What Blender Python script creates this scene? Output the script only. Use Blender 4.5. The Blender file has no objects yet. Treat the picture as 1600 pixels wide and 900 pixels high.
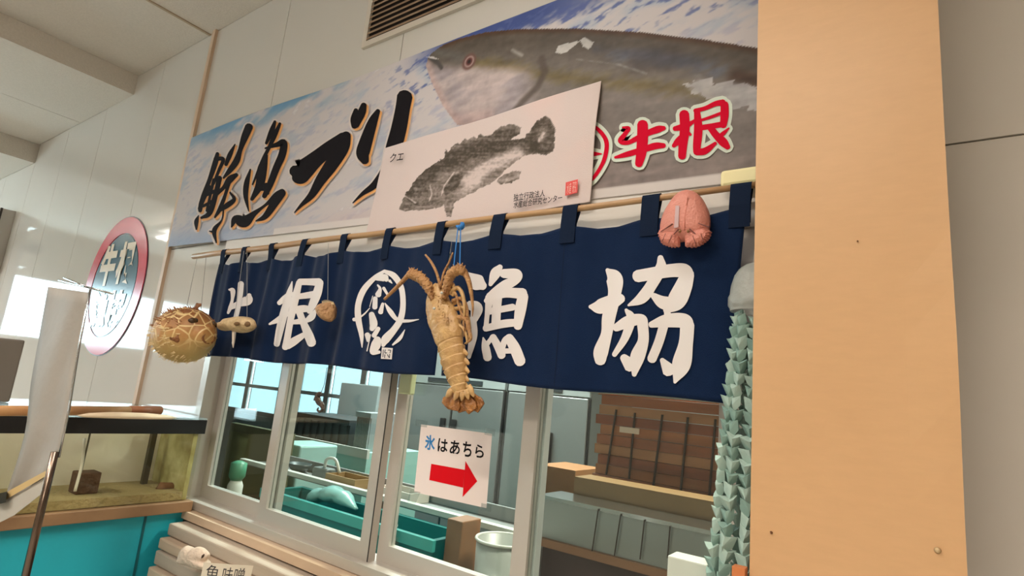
import bpy, bmesh, math, random
import numpy as np
from mathutils import Vector, Matrix, noise as mnoise

random.seed(7)
SC = bpy.context.scene
COL = SC.collection
PI = math.pi

# ------------------------------------------------------------------ camera
CAM = np.array([0.0, -1.25, 1.5])
FPX = 885.88
yaw, pitch, roll = 0.628343, 0.187971, 0.0966688
_ca, _sa, _cb, _sb, _cg, _sg = math.cos(yaw), math.sin(yaw), math.cos(pitch), math.sin(pitch), math.cos(roll), math.sin(roll)
FW = np.array([-_sa*_cb, _ca*_cb, _sb])
_r0 = np.array([_ca, _sa, 0.0]); _u0 = np.cross(_r0, FW)
RT = _r0*_cg + _u0*_sg
UP = _u0*_cg - _r0*_sg
cd = bpy.data.cameras.new('camera'); cam = bpy.data.objects.new('camera', cd); COL.objects.link(cam)
cd.sensor_width = 36.0; cd.lens = 36.0*FPX/1600.0; cd.clip_start = 0.02; cd.clip_end = 100
M = Matrix(((RT[0], UP[0], -FW[0], CAM[0]), (RT[1], UP[1], -FW[1], CAM[1]), (RT[2], UP[2], -FW[2], CAM[2]), (0, 0, 0, 1)))
cam.matrix_world = M
SC.camera = cam

# ------------------------------------------------------------------ world, exposure
w = bpy.data.worlds.new('sky'); SC.world = w; w.use_nodes = True
bg = w.node_tree.nodes['Background']; bg.inputs[0].default_value = (0.72, 0.92, 1.0, 1); bg.inputs[1].default_value = 17.0
SC.view_settings.view_transform = 'Standard'; SC.view_settings.look = 'None'
SC.view_settings.gamma = 1.0; SC.view_settings.use_curve_mapping = False
SC.view_settings.exposure = -0.2
LAMP_W = 26.0           # watts of one ceiling tube pair
WARM = (1.0, 0.955, 0.90)

# ------------------------------------------------------------------ geometry helpers
def ray(x, y): return RT*(x-800) + UP*(450-y) + FW*FPX
def at(x, y, Y=0.0):                         # a measured point of the photograph on the plane y = Y, in metres
    d = ray(x, y); return CAM + d*((Y-CAM[1])/d[1])
def atx(x, y, X):
    d = ray(x, y); return CAM + d*((X-CAM[0])/d[0])
def atz(x, y, Z):
    d = ray(x, y); return CAM + d*((Z-CAM[2])/d[2])
def mpp(P): return float((np.array(P)-CAM) @ FW)/FPX   # metres per pixel at P

def lin(c):
    return tuple(((v/255.0)/12.92 if v/255.0 <= 0.04045 else ((v/255.0+0.055)/1.055)**2.4) for v in c)

MATS = {}
def mat(name, rgb, rough=0.6, metal=0.0, noise=None, bump=None, rgb2=None, spec=0.5, coat=0.0, stretch=None):
    """principled material; noise=(scale, amount) mixes towards rgb2 (or a darker tone)"""
    if name in MATS: return MATS[name]
    m = bpy.data.materials.new(name); m.use_nodes = True; MATS[name] = m
    nt = m.node_tree; b = nt.nodes['Principled BSDF']
    base = lin(rgb)
    b.inputs['Base Color'].default_value = (*base, 1); b.inputs['Roughness'].default_value = rough
    b.inputs['Metallic'].default_value = metal; b.inputs['Specular IOR Level'].default_value = spec
    b.inputs['Coat Weight'].default_value = coat
    if noise or bump:
        tc = nt.nodes.new('ShaderNodeTexCoord'); mp = nt.nodes.new('ShaderNodeMapping')
        nt.links.new(tc.outputs['Object'], mp.inputs[0])
        if stretch: mp.inputs['Scale'].default_value = stretch
    if noise:
        n = nt.nodes.new('ShaderNodeTexNoise'); n.inputs['Scale'].default_value = noise[0]; n.inputs['Detail'].default_value = 5
        nt.links.new(mp.outputs[0], n.inputs['Vector'])
        r = nt.nodes.new('ShaderNodeValToRGB'); r.color_ramp.elements[0].position = 0.5-0.22; r.color_ramp.elements[1].position = 0.5+0.22
        o = lin(rgb2) if rgb2 else tuple(v*0.6 for v in base)
        r.color_ramp.elements[0].color = (*[a*(1-noise[1])+c*noise[1] for a, c in zip(base, o)], 1)
        r.color_ramp.elements[1].color = (*base, 1)
        nt.links.new(n.outputs['Fac'], r.inputs[0]); nt.links.new(r.outputs[0], b.inputs['Base Color'])
    if bump:
        n2 = nt.nodes.new('ShaderNodeTexNoise'); n2.inputs['Scale'].default_value = bump[0]; n2.inputs['Detail'].default_value = 4
        nt.links.new(mp.outputs[0], n2.inputs['Vector'])
        bp = nt.nodes.new('ShaderNodeBump'); bp.inputs['Strength'].default_value = bump[1]; bp.inputs['Distance'].default_value = 0.01
        nt.links.new(n2.outputs['Fac'], bp.inputs['Height']); nt.links.new(bp.outputs[0], b.inputs['Normal'])
    return m
def vcmat(name, rough=0.7, bump=None):       # flat print carried by a colour attribute
    if name in MATS: return MATS[name]
    m = mat(name, (200, 200, 200), rough, bump=bump, spec=.2)
    a = m.node_tree.nodes.new('ShaderNodeVertexColor'); a.layer_name = 'print'
    m.node_tree.links.new(a.outputs[0], m.node_tree.nodes['Principled BSDF'].inputs['Base Color'])
    return m
def emat(name, rgb, s):
    if name in MATS: return MATS[name]
    m = bpy.data.materials.new(name); m.use_nodes = True; MATS[name] = m
    b = m.node_tree.nodes['Principled BSDF']
    b.inputs['Emission Color'].default_value = (*rgb, 1); b.inputs['Emission Strength'].default_value = s
    return m
def glass(name, tint, refl=0.05, rough=0.0):
    if name in MATS: return MATS[name]
    m = bpy.data.materials.new(name); m.use_nodes = True; MATS[name] = m
    nt = m.node_tree; nt.nodes.remove(nt.nodes['Principled BSDF'])
    out = nt.nodes['Material Output']
    t = nt.nodes.new('ShaderNodeBsdfTransparent'); t.inputs[0].default_value = (*tint, 1)
    g = nt.nodes.new('ShaderNodeBsdfGlossy'); g.inputs['Roughness'].default_value = rough
    lw = nt.nodes.new('ShaderNodeLayerWeight'); lw.inputs[0].default_value = 0.5       # facing term, the same from either side
    f = nt.nodes.new('ShaderNodeMath'); f.operation = 'POWER'; f.inputs[1].default_value = 4.0
    nt.links.new(lw.outputs['Facing'], f.inputs[0])
    a = nt.nodes.new('ShaderNodeMath'); a.operation = 'MULTIPLY_ADD'; a.inputs[1].default_value = 0.8; a.inputs[2].default_value = refl; a.use_clamp = True
    mx = nt.nodes.new('ShaderNodeMixShader')
    nt.links.new(f.outputs[0], a.inputs[0]); nt.links.new(a.outputs[0], mx.inputs[0])
    nt.links.new(t.outputs[0], mx.inputs[1]); nt.links.new(g.outputs[0], mx.inputs[2]); nt.links.new(mx.outputs[0], out.inputs[0])
    return m

def cr(pts, n=8):
    """Catmull-Rom through tuples of any length"""
    P = [np.array(p, float) for p in pts]
    if len(P) == 2: return [P[0]+(P[1]-P[0])*t/n for t in range(n+1)]
    P = [2*P[0]-P[1]] + P + [2*P[-1]-P[-2]]
    out = []
    for i in range(1, len(P)-2):
        a, b, c, d = P[i-1:i+3]
        for k in range(n):
            t = k/n
            out.append(0.5*((2*b)+(c-a)*t+(2*a-5*b+4*c-d)*t*t+(3*b-a-3*c+d)*t**3))
    out.append(P[-2]); return out

ORG = {}
def tag(o, label=None, cat=None, group=None, kind=None):
    if label: o['label'] = label
    if cat: o['category'] = cat
    if group: o['group'] = group
    if kind: o['kind'] = kind
    return o
def thing(name, loc, label, cat, group=None):
    o = bpy.data.objects.new(name, None); COL.objects.link(o); o.location = tuple(loc); o.empty_display_size = 0.05
    ORG[o.name] = np.array(loc, float)
    return tag(o, label, cat, group)

class MB:
    def __init__(s): s.v = []; s.f = []
    def add(s, vs, fs):
        b = len(s.v); s.v += [tuple(map(float, p)) for p in vs]; s.f += [tuple(i+b for i in q) for q in fs]; return s
    def box(s, x0, x1, y0, y1, z0, z1):
        return s.add([(x0, y0, z0), (x1, y0, z0), (x1, y1, z0), (x0, y1, z0), (x0, y0, z1), (x1, y0, z1), (x1, y1, z1), (x0, y1, z1)],
                     [(0, 3, 2, 1), (4, 5, 6, 7), (0, 1, 5, 4), (1, 2, 6, 5), (2, 3, 7, 6), (3, 0, 4, 7)])
    def hexa(s, a, b):      # two matching quads, front and back
        return s.add(list(a)+list(b), [(0, 1, 2, 3), (7, 6, 5, 4), (0, 4, 5, 1), (1, 5, 6, 2), (2, 6, 7, 3), (3, 7, 4, 0)])
    def tube(s, pts, rad, n=10, flat=1.0, ref=(0, 1, 0), cap=True):
        P = [np.array(p[:3], float) for p in pts]; ref = np.array(ref, float)
        R = [rad]*len(P) if np.isscalar(rad) else list(rad)
        rings = []
        for i, p in enumerate(P):
            t = P[min(i+1, len(P)-1)]-P[max(i-1, 0)]; t /= (np.linalg.norm(t)+1e-12)
            q = ref if abs(t @ ref) < 0.93 else np.array((0.31, 0.2, 0.93))
            a = np.cross(t, q); a /= np.linalg.norm(a); b = np.cross(a, t)
            rings.append([p+a*R[i]*math.cos(2*PI*k/n)+b*R[i]*flat*math.sin(2*PI*k/n) for k in range(n)])
        return s.loft(rings, cap)
    def loft(s, rings, cap=True):
        n = len(rings[0]); vs = [p for r in rings for p in r]; fs = []
        for i in range(len(rings)-1):
            for k in range(n):
                k2 = (k+1) % n; fs.append((i*n+k, i*n+k2, (i+1)*n+k2, (i+1)*n+k))
        if cap:
            fs.append(tuple(range(n))[::-1]); fs.append(tuple(range((len(rings)-1)*n, len(rings)*n)))
        return s.add(vs, fs)
    def prism(s, poly, y0, y1):      # polygon of (x,z), front y0 to back y1
        n = len(poly); vs = [(p[0], y0, p[1]) for p in poly]+[(p[0], y1, p[1]) for p in poly]
        return s.add(vs, [tuple(range(n)), tuple(range(n, 2*n))[::-1]]+[(k, k+n, (k+1) % n+n, (k+1) % n) for k in range(n)])
    def dome(s, poly, Y, depth, back=0.0, rings=6, pw=1.0):     # polygon of (x,z), bulging towards the viewer
        c = np.mean(np.array(poly), axis=0); R = []
        for j in range(rings+1):
            a = j/rings*PI*0.47; k = math.cos(a)**pw
            R.append([(c[0]+(p[0]-c[0])*k, Y-depth*math.sin(a), c[1]+(p[1]-c[1])*k) for p in poly])
        if back: R = [[(c[0]+(p[0]-c[0])*0.6, Y+back, c[1]+(p[1]-c[1])*0.6) for p in poly]] + R
        return s.loft(R)
    def build(s, name, m, parent=None, smooth=False, bevel=0.0, origin=None):
        if parent is not None: o0 = ORG[parent.name]
        elif origin is not None: o0 = np.array(origin, float)
        else:
            A = np.array(s.v); o0 = np.array([(A[:, 0].min()+A[:, 0].max())/2, (A[:, 1].min()+A[:, 1].max())/2, A[:, 2].min()])
        me = bpy.data.meshes.new(name); me.from_pydata([tuple(np.array(p)-o0) for p in s.v], [], s.f)
        bm = bmesh.new(); bm.from_mesh(me); bmesh.ops.recalc_face_normals(bm, faces=bm.faces)
        if bevel:
            bmesh.ops.bevel(bm, geom=[e for e in bm.edges if e.calc_face_angle(0) > 0.5], offset=bevel, segments=2, affect='EDGES', profile=0.5, clamp_overlap=True)
        bm.to_mesh(me); bm.free()
        if smooth:
            for p in me.polygons: p.use_smooth = True
        me.materials.append(m)
        o = bpy.data.objects.new(name, me); COL.objects.link(o)
        if parent is not None: o.parent = parent; ORG[o.name] = o0
        else: o.location = tuple(o0); ORG[o.name] = o0
        return o
def struct(name, mb, m, **k):
    o = mb.build(name, m, **k)
    if o.parent is None: o['kind'] = 'structure'
    return o
def one(name, mb, m, label, cat, group=None, **k): return tag(mb.build(name, m, **k), label, cat, group)

# brush strokes: (x, y, width) measured in the photograph -> strips lying on a surface
def G(x0, y0, s, strokes): return [[(x0+a/s, y0+b/s, c/s) for a, b, c in st] for st in strokes]
def strokes_mesh(mb, strokes, place, grow=0.0, off=(0, 0), cols=4, n=7, step=0.00003):
    for si, st in enumerate(strokes):
        S = cr(st, n); L = []
        N = len(S)
        hw0 = max(S[0][2]*0.5+grow, .25); hw1 = max(S[-1][2]*0.5+grow, .25)
        def nd(i):
            d = S[min(i+1, N-1)][:2]-S[max(i-1, 0)][:2]; return d/(np.hypot(*d)+1e-9)
        rows = []
        d = nd(0)
        for a in (0.99, 0.8, 0.45): rows.append((S[0][:2]-d*hw0*math.sin(a*PI/2)*0.8, d, hw0*math.cos(a*PI/2)))
        for i in range(N): rows.append((S[i][:2], nd(i), max(S[i][2]*0.5+grow, .25)))
        d = nd(N-1)
        for a in (0.45, 0.8, 0.99): rows.append((S[-1][:2]+d*hw1*math.sin(a*PI/2)*0.8, d, hw1*math.cos(a*PI/2)))
        vs = []
        for c, d, h in rows:
            for k in range(cols+1):
                q = -1+2*k/cols
                vs.append(place(c[0]-d[1]*h*q+off[0], c[1]+d[0]*h*q+off[1], si*step))
        fs = []
        for i in range(len(rows)-1):
            for k in range(cols):
                a = i*(cols+1)+k; fs.append((a, a+1, a+cols+2, a+cols+1))
        mb.add(vs, fs)
    return mb
def flat_on(Y): return lambda x, y, e: at(x, y, Y-e)
def text_uv(body, bold=0.0, res=3):
    c = bpy.data.curves.new('t', 'FONT'); c.body = body; c.offset = bold; c.resolution_u = res
    o = bpy.data.objects.new('t', c); COL.objects.link(o)
    me = bpy.data.meshes.new_from_object(o.evaluated_get(bpy.context.evaluated_depsgraph_get()))
    V = np.array([v.co[:2] for v in me.vertices]); F = [tuple(p.vertices) for p in me.polygons]
    bpy.data.objects.remove(o); bpy.data.curves.remove(c); bpy.data.meshes.remove(me)
    lo, hi = V.min(0), V.max(0); return (V-lo)/(hi-lo), F
def text_on(mb, body, quad, Y, bold=0.0):          # quad: tl, tr, br, bl
    U, F = text_uv(body, bold); q = [np.array(p, float) for p in quad]
    P = [np.array(at(*(p), Y)) for p in q]
    mb.add([(P[3]*(1-a)+P[2]*a)*(1-b)+(P[0]*(1-a)+P[1]*a)*b for a, b in U], F); return mb

# ------------------------------------------------------------------ materials
WALL = mat('glossy_wall_panel', (208, 204, 197), 0.06, noise=(0.8, 0.08))
WALLB = mat('wall_backing', (120, 112, 100), 0.6)
CEIL = mat('ceiling_board', (214, 206, 194), 0.85, noise=(90, 0.22), bump=(120, 0.2))
PALEW = mat('pale_wood', (206, 180, 154), 0.5, noise=(6, 0.2), stretch=(1, 1, .1))
ALU = mat('anodised_aluminium', (198, 192, 184), 0.36, 0.35, noise=(3, 0.12))
STEEL = mat('brushed_steel', (150, 152, 150), 0.42, 0.75, noise=(2, 0.15))
CHROME = mat('chrome', (190, 190, 190), 0.2, 1.0)
BLACK = mat('black_rubber', (16, 16, 18), 0.5)
GLASS = glass('window_glass', (0.91, 0.975, 0.965), 0.04)
TGLASS = glass('tank_glass', (0.985, 0.985, 0.95), 0.02)
BGLASS = glass('cyan_glass', (0.285, 0.32, 0.325), 0.02)
NAVY = mat('navy_cotton', (14, 34, 66), 0.85, noise=(14, 0.3), bump=(500, 0.25), spec=0.08)
NAVY.node_tree.nodes['Principled BSDF'].inputs['Sheen Weight'].default_value = .08
NAVYT = mat('navy_tab', (12, 28, 52), 0.9, bump=(500, 0.2), spec=0.2)
PRINTW = mat('white_print', (226, 220, 218), 0.8, spec=0.2)
INK = mat('black_ink', (22, 18, 22), 0.8, spec=.12)
ORANGE = mat('orange_ink', (226, 166, 96), 0.7, noise=(20, 0.3), rgb2=(214, 140, 110))
GLOW = mat('glow_ink', (206, 196, 192), 0.75)
RED = mat('red_ink', (206, 8, 46), 0.8, spec=.1)
PALEG = mat('pale_green_ink', (208, 218, 204), 0.7)
PAPER = mat('white_paper', (236, 222, 218), 0.45)
BAMBOO = mat('bamboo', (186, 148, 106), 0.4, noise=(9, 0.35), stretch=(.3, 1, 1))

# ------------------------------------------------------------------ the room
XL, XR, YB, ZC = -9.0, 3.2, -4.6, 3.292
struct('floor', MB().box(XL, XR, YB, 0.0, -0.1, 0.0), mat('floor_concrete', (178, 172, 164), 0.4, noise=(2, 0.2)))
# main wall: backing with the window opening, then panels
WX0, WX1, WZ0, WZ1 = -2.475, -0.262, 0.945, 2.06
wb = MB().box(XL, WX0, 0.006, 0.12, 0, ZC).box(WX1, XR, 0.006, 0.12, 0, ZC).box(WX0, WX1, 0.006, 0.12, WZ1, ZC).box(WX0, WX1, 0.006, 0.12, 0, WZ0)
WB = struct('wall_back', wb, WALLB, origin=(-2, 0, 0))
def panel(x0, x1, z0, z1): return MB().box(x0+.002, x1-.002, -.001, .006, z0+.002, z1-.002).build('wall_panel', WALL, WB)
for a, b, z1 in ((-9, -8.2, 3.0), (-8.2, -7.4, 3.0), (-7.4, -6.6, 3.0), (-6.6, -5.83, 3.0), (-5.83, -5.15, 3.16), (-5.15, -4.45, 3.16), (-4.45, -3.65, ZC), (-3.65, -3.05, ZC), (-3.05, WX0, WZ1)):
    panel(a, b, 0, z1)
for a, b in ((-3.05, -2.35), (-2.35, -1.515), (-1.515, -0.70), (-.70, WX1)): panel(a, b, WZ1, ZC)
for a, b in ((WX0, -1.515), (-1.515, WX1)): panel(a, b, 0, WZ0)
for a, b in ((WX1, .95), (.95, 1.9), (1.9, XR)): panel(a, b, 0, 2.036); panel(a, b, 2.036, ZC)
struct('trim_1', MB().box(-3.068, -3.036, -.016, -.001, 0, ZC), PALEW)
# ceiling in three levels stepping down to the left
CE = struct('ceiling', MB().box(-4.035, XR, YB, .12, ZC+.008, ZC+.1).box(-5.845, -4.035, YB, .12, 3.168, ZC+.1).box(XL, -5.845, YB, .12, 3.008, ZC+.1), CEIL, origin=(0, 0, 3.2))
for (a, b, z) in ((-4.033, -3.13, ZC), (-3.12, -2.2, ZC), (-2.19, -1.28, ZC), (-1.27, -.36, ZC), (-.35, .56, ZC), (.57, 1.48, ZC), (1.49, 2.4, ZC), (2.41, XR, ZC), (-5.842, -4.94, 3.16), (-4.935, -4.037, 3.16), (-6.75, -5.85, 3.0), (-7.66, -6.755, 3.0), (-9, -7.665, 3.0)):
    for y0, y1 in ((-1.8, -.002), (-3.6, -1.806), (YB, -3.606)):
        MB().box(a, b, y0, y1, z, z+.009).build('ceiling_panel', CEIL, CE)
MB().box(-3.128, -3.112, YB, -.002, ZC-.006, ZC).build('joint_strip', mat('ceiling_strip', (176, 158, 134), .6), CE)
struct('wall_front', MB().box(XL, XR, YB-.1, YB, 0, ZC), mat('plain_wall', (190, 182, 170), .6))
struct('wall_right', MB().box(XR, XR+.1, YB, 0.12, 0, ZC), MATS['plain_wall'])
ly0, ly1, lz0, lz1 = -4.2, -.55, 1.62, 2.42
struct('wall_left', MB().box(XL-.1, XL, YB, .12, 0, lz0).box(XL-.1, XL, YB, .12, lz1, 3.3).box(XL-.1, XL, YB, ly0, lz0, lz1).box(XL-.1, XL, ly1, .12, lz0, lz1), MATS['plain_wall'])
WL = struct('window_2', MB().box(XL-.06, XL-.02, ly0, ly1, lz0, lz0+.04).box(XL-.06, XL-.02, ly0, ly1, lz1-.04, lz1), ALU, origin=(XL, -2, lz0))
for y in (ly0+.02, -2.4, ly1-.02): MB().box(XL-.06, XL-.02, y-.02, y+.02, lz0+.04, lz1-.04).build('stile', ALU, WL)
for y0, y1 in ((ly0+.04, -2.42), (-2.38, ly1-.04)): MB().box(XL-.043, XL-.037, y0, y1, lz0+.04, lz1-.04).build('pane', glass('clear_glass', (.95, .98, .98), .01), WL)

# ------------------------------------------------------------------ ceiling lamps (own light inside each)
def lamp(x, y, z, length, label, power=1.0, tint=WARM, along='x'):
    t = thing('fluorescent_lamp', (x, y, z), label, 'lamp', 'fluorescent ceiling lamps')
    def bx(m, a0, a1, b0, b1, z0, z1):
        return m.box(x+a0, x+a1, y+b0, y+b1, z0, z1) if along == 'x' else m.box(x+b0, x+b1, y+a0, y+a1, z0, z1)
    h = length/2
    bx(MB(), -h, h, -.07, .07, z-.05, z).build('housing', mat('lamp_white', (225, 225, 220), .5), t)
    for s in (-.035, .035):
        a, b = ((x-h+.03, y+s, z-.12), (x+h-.03, y+s, z-.12)) if along == 'x' else ((x+s, y-h+.03, z-.12), (x+s, y+h-.03, z-.12))
        MB().tube([a, b], .014, 10).build('tube', emat('lit_tube_%.2f_%.2f' % (tint[2], power), tint, 24.0*min(power, 1.3)), t, smooth=True)
    L = bpy.data.lights.new('lamp_light', 'AREA'); L.shape = 'RECTANGLE'; L.size = length; L.size_y = .12; L.energy = LAMP_W*power*1.2; L.color = tint; L.spread = math.radians(140)
    o = bpy.data.objects.new('lamp_light', L); COL.objects.link(o); o.parent = t; o.location = (0, 0, -.14)
    if along != 'x': o.rotation_euler = (0, 0, PI/2)
    return t
lamp(-1.0, -.9, ZC-.002, .6, 'short warm fluorescent lamp on the ceiling above the noren', .32)
lamp(-.55, -2.0, ZC-.002, 1.2, 'warm fluorescent lamp on the ceiling before the wooden pillar', 1.1, (1.0, .88, .74))
lamp(1.3, -3.5, ZC-.002, 1.2, 'unseen warm lamp added at the right rear of the shop to brighten the wall', 2.3, (1.0, .88, .74))  # added unseen lamp, brightens the wall right of the pillar
lamp(-2.6, -2.6, ZC-.002, 1.2, 'warm fluorescent lamp on the ceiling towards the fish tank', 1.5)
lamp(-6.4, -1.5, 2.998, 1.2, 'fluorescent lamp on the lowest ceiling step at the far left', 1.5, (1.0, .95, .88))
lamp(-7.4, -3.2, 2.998, 1.2, 'fluorescent lamp on the lowest ceiling step near the end windows', 1.3, (1.0, .95, .88))

# ------------------------------------------------------------------ window_1: sliding aluminium window in the main wall
W1 = struct('window_1', MB().box(WX0, WX1, -.012, .10, WZ0, WZ0+.03).box(WX0, WX1, -.012, .10, WZ1-.05, WZ1).box(WX0, WX0+.045, -.012, .10, WZ0+.03, WZ1-.05).box(WX1-.04, WX1, -.012, .10, WZ0+.03, WZ1-.05), ALU, origin=(-1.4, 0, WZ0))
LITE = mat('pale_aluminium', (214, 214, 212), .35, .3)
sash = [(-2.43, -1.90, .052), (-1.955, -1.355, .02), (-1.355, -.795, .052), (-.845, -.302, .02)]
for i, (a, b, y) in enumerate(sash):
    z0, z1 = WZ0+.03, WZ1-.05
    MB().box(a, a+.045, y, y+.026, z0, z1).build('stile', ALU, W1); MB().box(b-.045, b, y, y+.026, z0, z1).build('stile', LITE if i == 2 else ALU, W1)
    MB().box(a+.045, b-.045, y, y+.026, z0, z0+.05).build('rail', ALU, W1); MB().box(a+.045, b-.045, y, y+.026, z1-.04, z1).build('rail', ALU, W1)
    MB().box(a+.045, b-.045, y+.010, y+.015, z0+.05, z1-.04).build('pane', GLASS, W1)
for x in (-1.3575, ): MB().box(x-.002, x+.0015, .0185, .0198, WZ0+.03, WZ1-.05).build('gasket', mat('gasket', (40, 38, 36), .6), W1)
MB().box(WX0, WX1, -.018, -.0125, 1.905, WZ1).build('head_board', mat('head_white', (222, 216, 208), .45), W1)
struct('trim_2', MB().box(WX0-.02, WX1+.01, -.045, .0, WZ0-.03, WZ0-.002), PALEW)
# latch box on the third sash
one('latch_box', MB().box(*sorted((at(628, 600, .04)[0], at(646, 600, .04)[0])), .028, .0515, 1.475, 1.56), mat('pale_green_plastic', (196, 204, 160), .45), 'pale green plastic box on the window stile left of the lobster tail', 'box', bevel=.004)

# ------------------------------------------------------------------ vent grille
def P(px, py, Y): return at(px, py, Y)
vx0, vx1 = P(573, 65, -.01)[0], -0.35
vz0 = P(573, 65, -.01)[2]; vz1 = vz0+.42
VT = thing('vent_grille', ((vx0+vx1)/2, 0, vz0), 'brown slatted air vent high on the wall above the banner', 'vent')
MB().box(vx0, vx1, -.003, -.001, vz0, vz1).build('backing', mat('vent_dark', (34, 24, 18), .8), VT)
fr = mat('vent_frame', (206, 198, 186), .4)
for nm, b in (('frame', (vx0-.024, vx1+.024, vz0-.024, vz0)), ('frame', (vx0-.024, vx1+.024, vz1, vz1+.024)), ('frame', (vx0-.024, vx0, vz0, vz1)), ('frame', (vx1, vx1+.024, vz0, vz1))):
    MB().box(b[0], b[1], -.014, -.001, b[2], b[3]).build(nm, fr, VT)
k = 0
z = vz0+.006
proto = None
while z < vz1-.012:
    if proto is None:
        proto = MB().add([(vx0, -.012, z), (vx1, -.012, z), (vx1, -.003, z+.012), (vx0, -.003, z+.012), (vx0, -.012, z+.007), (vx1, -.012, z+.007), (vx1, -.003, z+.019), (vx0, -.003, z+.019)], [(0, 1, 2, 3), (4, 7, 6, 5), (0, 4, 5, 1), (2, 6, 7, 3), (0, 3, 7, 4), (1, 5, 6, 2)]).build('slat', mat('vent_slat', (150, 124, 100), .5), VT)
    else:
        c = proto.copy(); COL.objects.link(c); c.location = (0, 0, k*.0235)
    k += 1; z += .0235

# ------------------------------------------------------------------ wooden pillar
px0, px1 = -.232, .048
PL = struct('pillar', MB().box(px0+.085, px1-.012, -.19, -.002, 0, ZC-.002), mat('pillar_core', (120, 84, 52), .7), origin=(-.1, -.1, 0))
VEN = mat('maple_veneer', (214, 171, 126), .42, noise=(2.6, .3), rgb2=(199, 155, 106), stretch=(2.2, 1, .7))
def veneer_tone(m):
    nt = m.node_tree; b = nt.nodes['Principled BSDF']; src = b.inputs['Base Color'].links[0].from_socket
    tc = nt.nodes.new('ShaderNodeTexCoord'); mp = nt.nodes.new('ShaderNodeMapping'); mp.inputs['Scale'].default_value = (7, 1, 26)
    n = nt.nodes.new('ShaderNodeTexNoise'); n.inputs['Scale'].default_value = 4; n.inputs['Detail'].default_value = 6
    mx = nt.nodes.new('ShaderNodeMix'); mx.data_type = 'RGBA'; mx.blend_type = 'MULTIPLY'; mx.inputs[0].default_value = .10
    nt.links.new(tc.outputs['Object'], mp.inputs[0]); nt.links.new(mp.outputs[0], n.inputs['Vector'])
    nt.links.new(src, mx.inputs[6]); nt.links.new(n.outputs['Fac'], mx.inputs[7]); nt.links.new(mx.outputs[2], b.inputs['Base Color'])
veneer_tone(VEN)
fb = MB(); rows = []
for i in range(41):
    z = (ZC-.004)*i/40
    bow = .006*math.exp(-((z-1.62)/.16)**2)
    fb_x1 = px1 + .3*bow
    rows.append([(px0, -.2, z), (px1-.06, -.2, z), (fb_x1, -.2-bow, z), (fb_x1, -.194-bow, z), (px1-.06, -.191, z), (px0, -.191, z)])
fb.loft(rows).build('front_board', VEN, PL)
for q, r in (((1465, 860), 5), ((1205, 832), 2.2), ((1340, 377), 1.3)):
    c = at(*q, -.201); rr = r*mpp(c)
    MB().tube([c, c+np.array((0, -.004, 0))], [rr, rr*.5], 10, ref=(0, 0, 1)).build('screw', mat('screw_head', (196, 170, 130), .4) if r > 4 else mat('nick', (110, 70, 40), .7), PL, smooth=True)

# ------------------------------------------------------------------ printed banner with yellowtail
def vnoise(X, Z, sx, sz, seed=0):
    rs = np.random.RandomState(seed); T = rs.rand(64, 64)
    def s(X, Z):
        xi = np.floor(X).astype(int); zi = np.floor(Z).astype(int); fx = X-xi; fz = Z-zi
        fx = fx*fx*(3-2*fx); fz = fz*fz*(3-2*fz)
        g = lambda a, b: T[a % 64, b % 64]
        return (g(xi, zi)*(1-fx)+g(xi+1, zi)*fx)*(1-fz)+(g(xi, zi+1)*(1-fx)+g(xi+1, zi+1)*fx)*fz
    return (s(X*sx, Z*sz)+.5*s(X*sx*2.1+7, Z*sz*2.1)+.25*s(X*sx*4.3, Z*sz*4.3+3))/1.75
def inpoly(X, Z, poly):
    r = np.zeros(X.shape, bool); n = len(poly); j = n-1
    for i in range(n):
        xi, zi = poly[i][0], poly[i][1]; xj, zj = poly[j][0], poly[j][1]
        c = ((zi > Z) != (zj > Z)) & (X < (xj-xi)*(Z-zi)/(zj-zi+1e-12)+xi); r ^= c; j = i
    return r
def pdist(X, Z, line):
    d = np.full(X.shape, 1e9)
    for a, b in zip(line[:-1], line[1:]):
        ax, az = a[0], a[1]; bx, bz = b[0]-ax, b[1]-az
        t = np.clip(((X-ax)*bx+(Z-az)*bz)/(bx*bx+bz*bz+1e-12), 0, 1)
        d = np.minimum(d, np.hypot(X-ax-bx*t, Z-az-bz*t))
    return d
def pp(pts, Y): return [(at(a, b, Y)[0], at(a, b, Y)[2]) for a, b in pts]
def project(X, Y, Z):
    d0, d1, d2 = X-CAM[0], Y-CAM[1], Z-CAM[2]
    dep = d0*FW[0]+d1*FW[1]+d2*FW[2]
    return 800+FPX*(d0*RT[0]+d1*RT[1]+d2*RT[2])/dep, 450-FPX*(d0*UP[0]+d1*UP[1]+d2*UP[2])/dep
def mixc(C, m, col, k=1.0):
    k = (np.clip(m, 0, 1)*k)[..., None]; C[:] = C*(1-k)+np.array(col, float)*k
def sm(a, b, x): t = np.clip((x-a)/(b-a), 0, 1); return t*t*(3-2*t)
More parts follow.
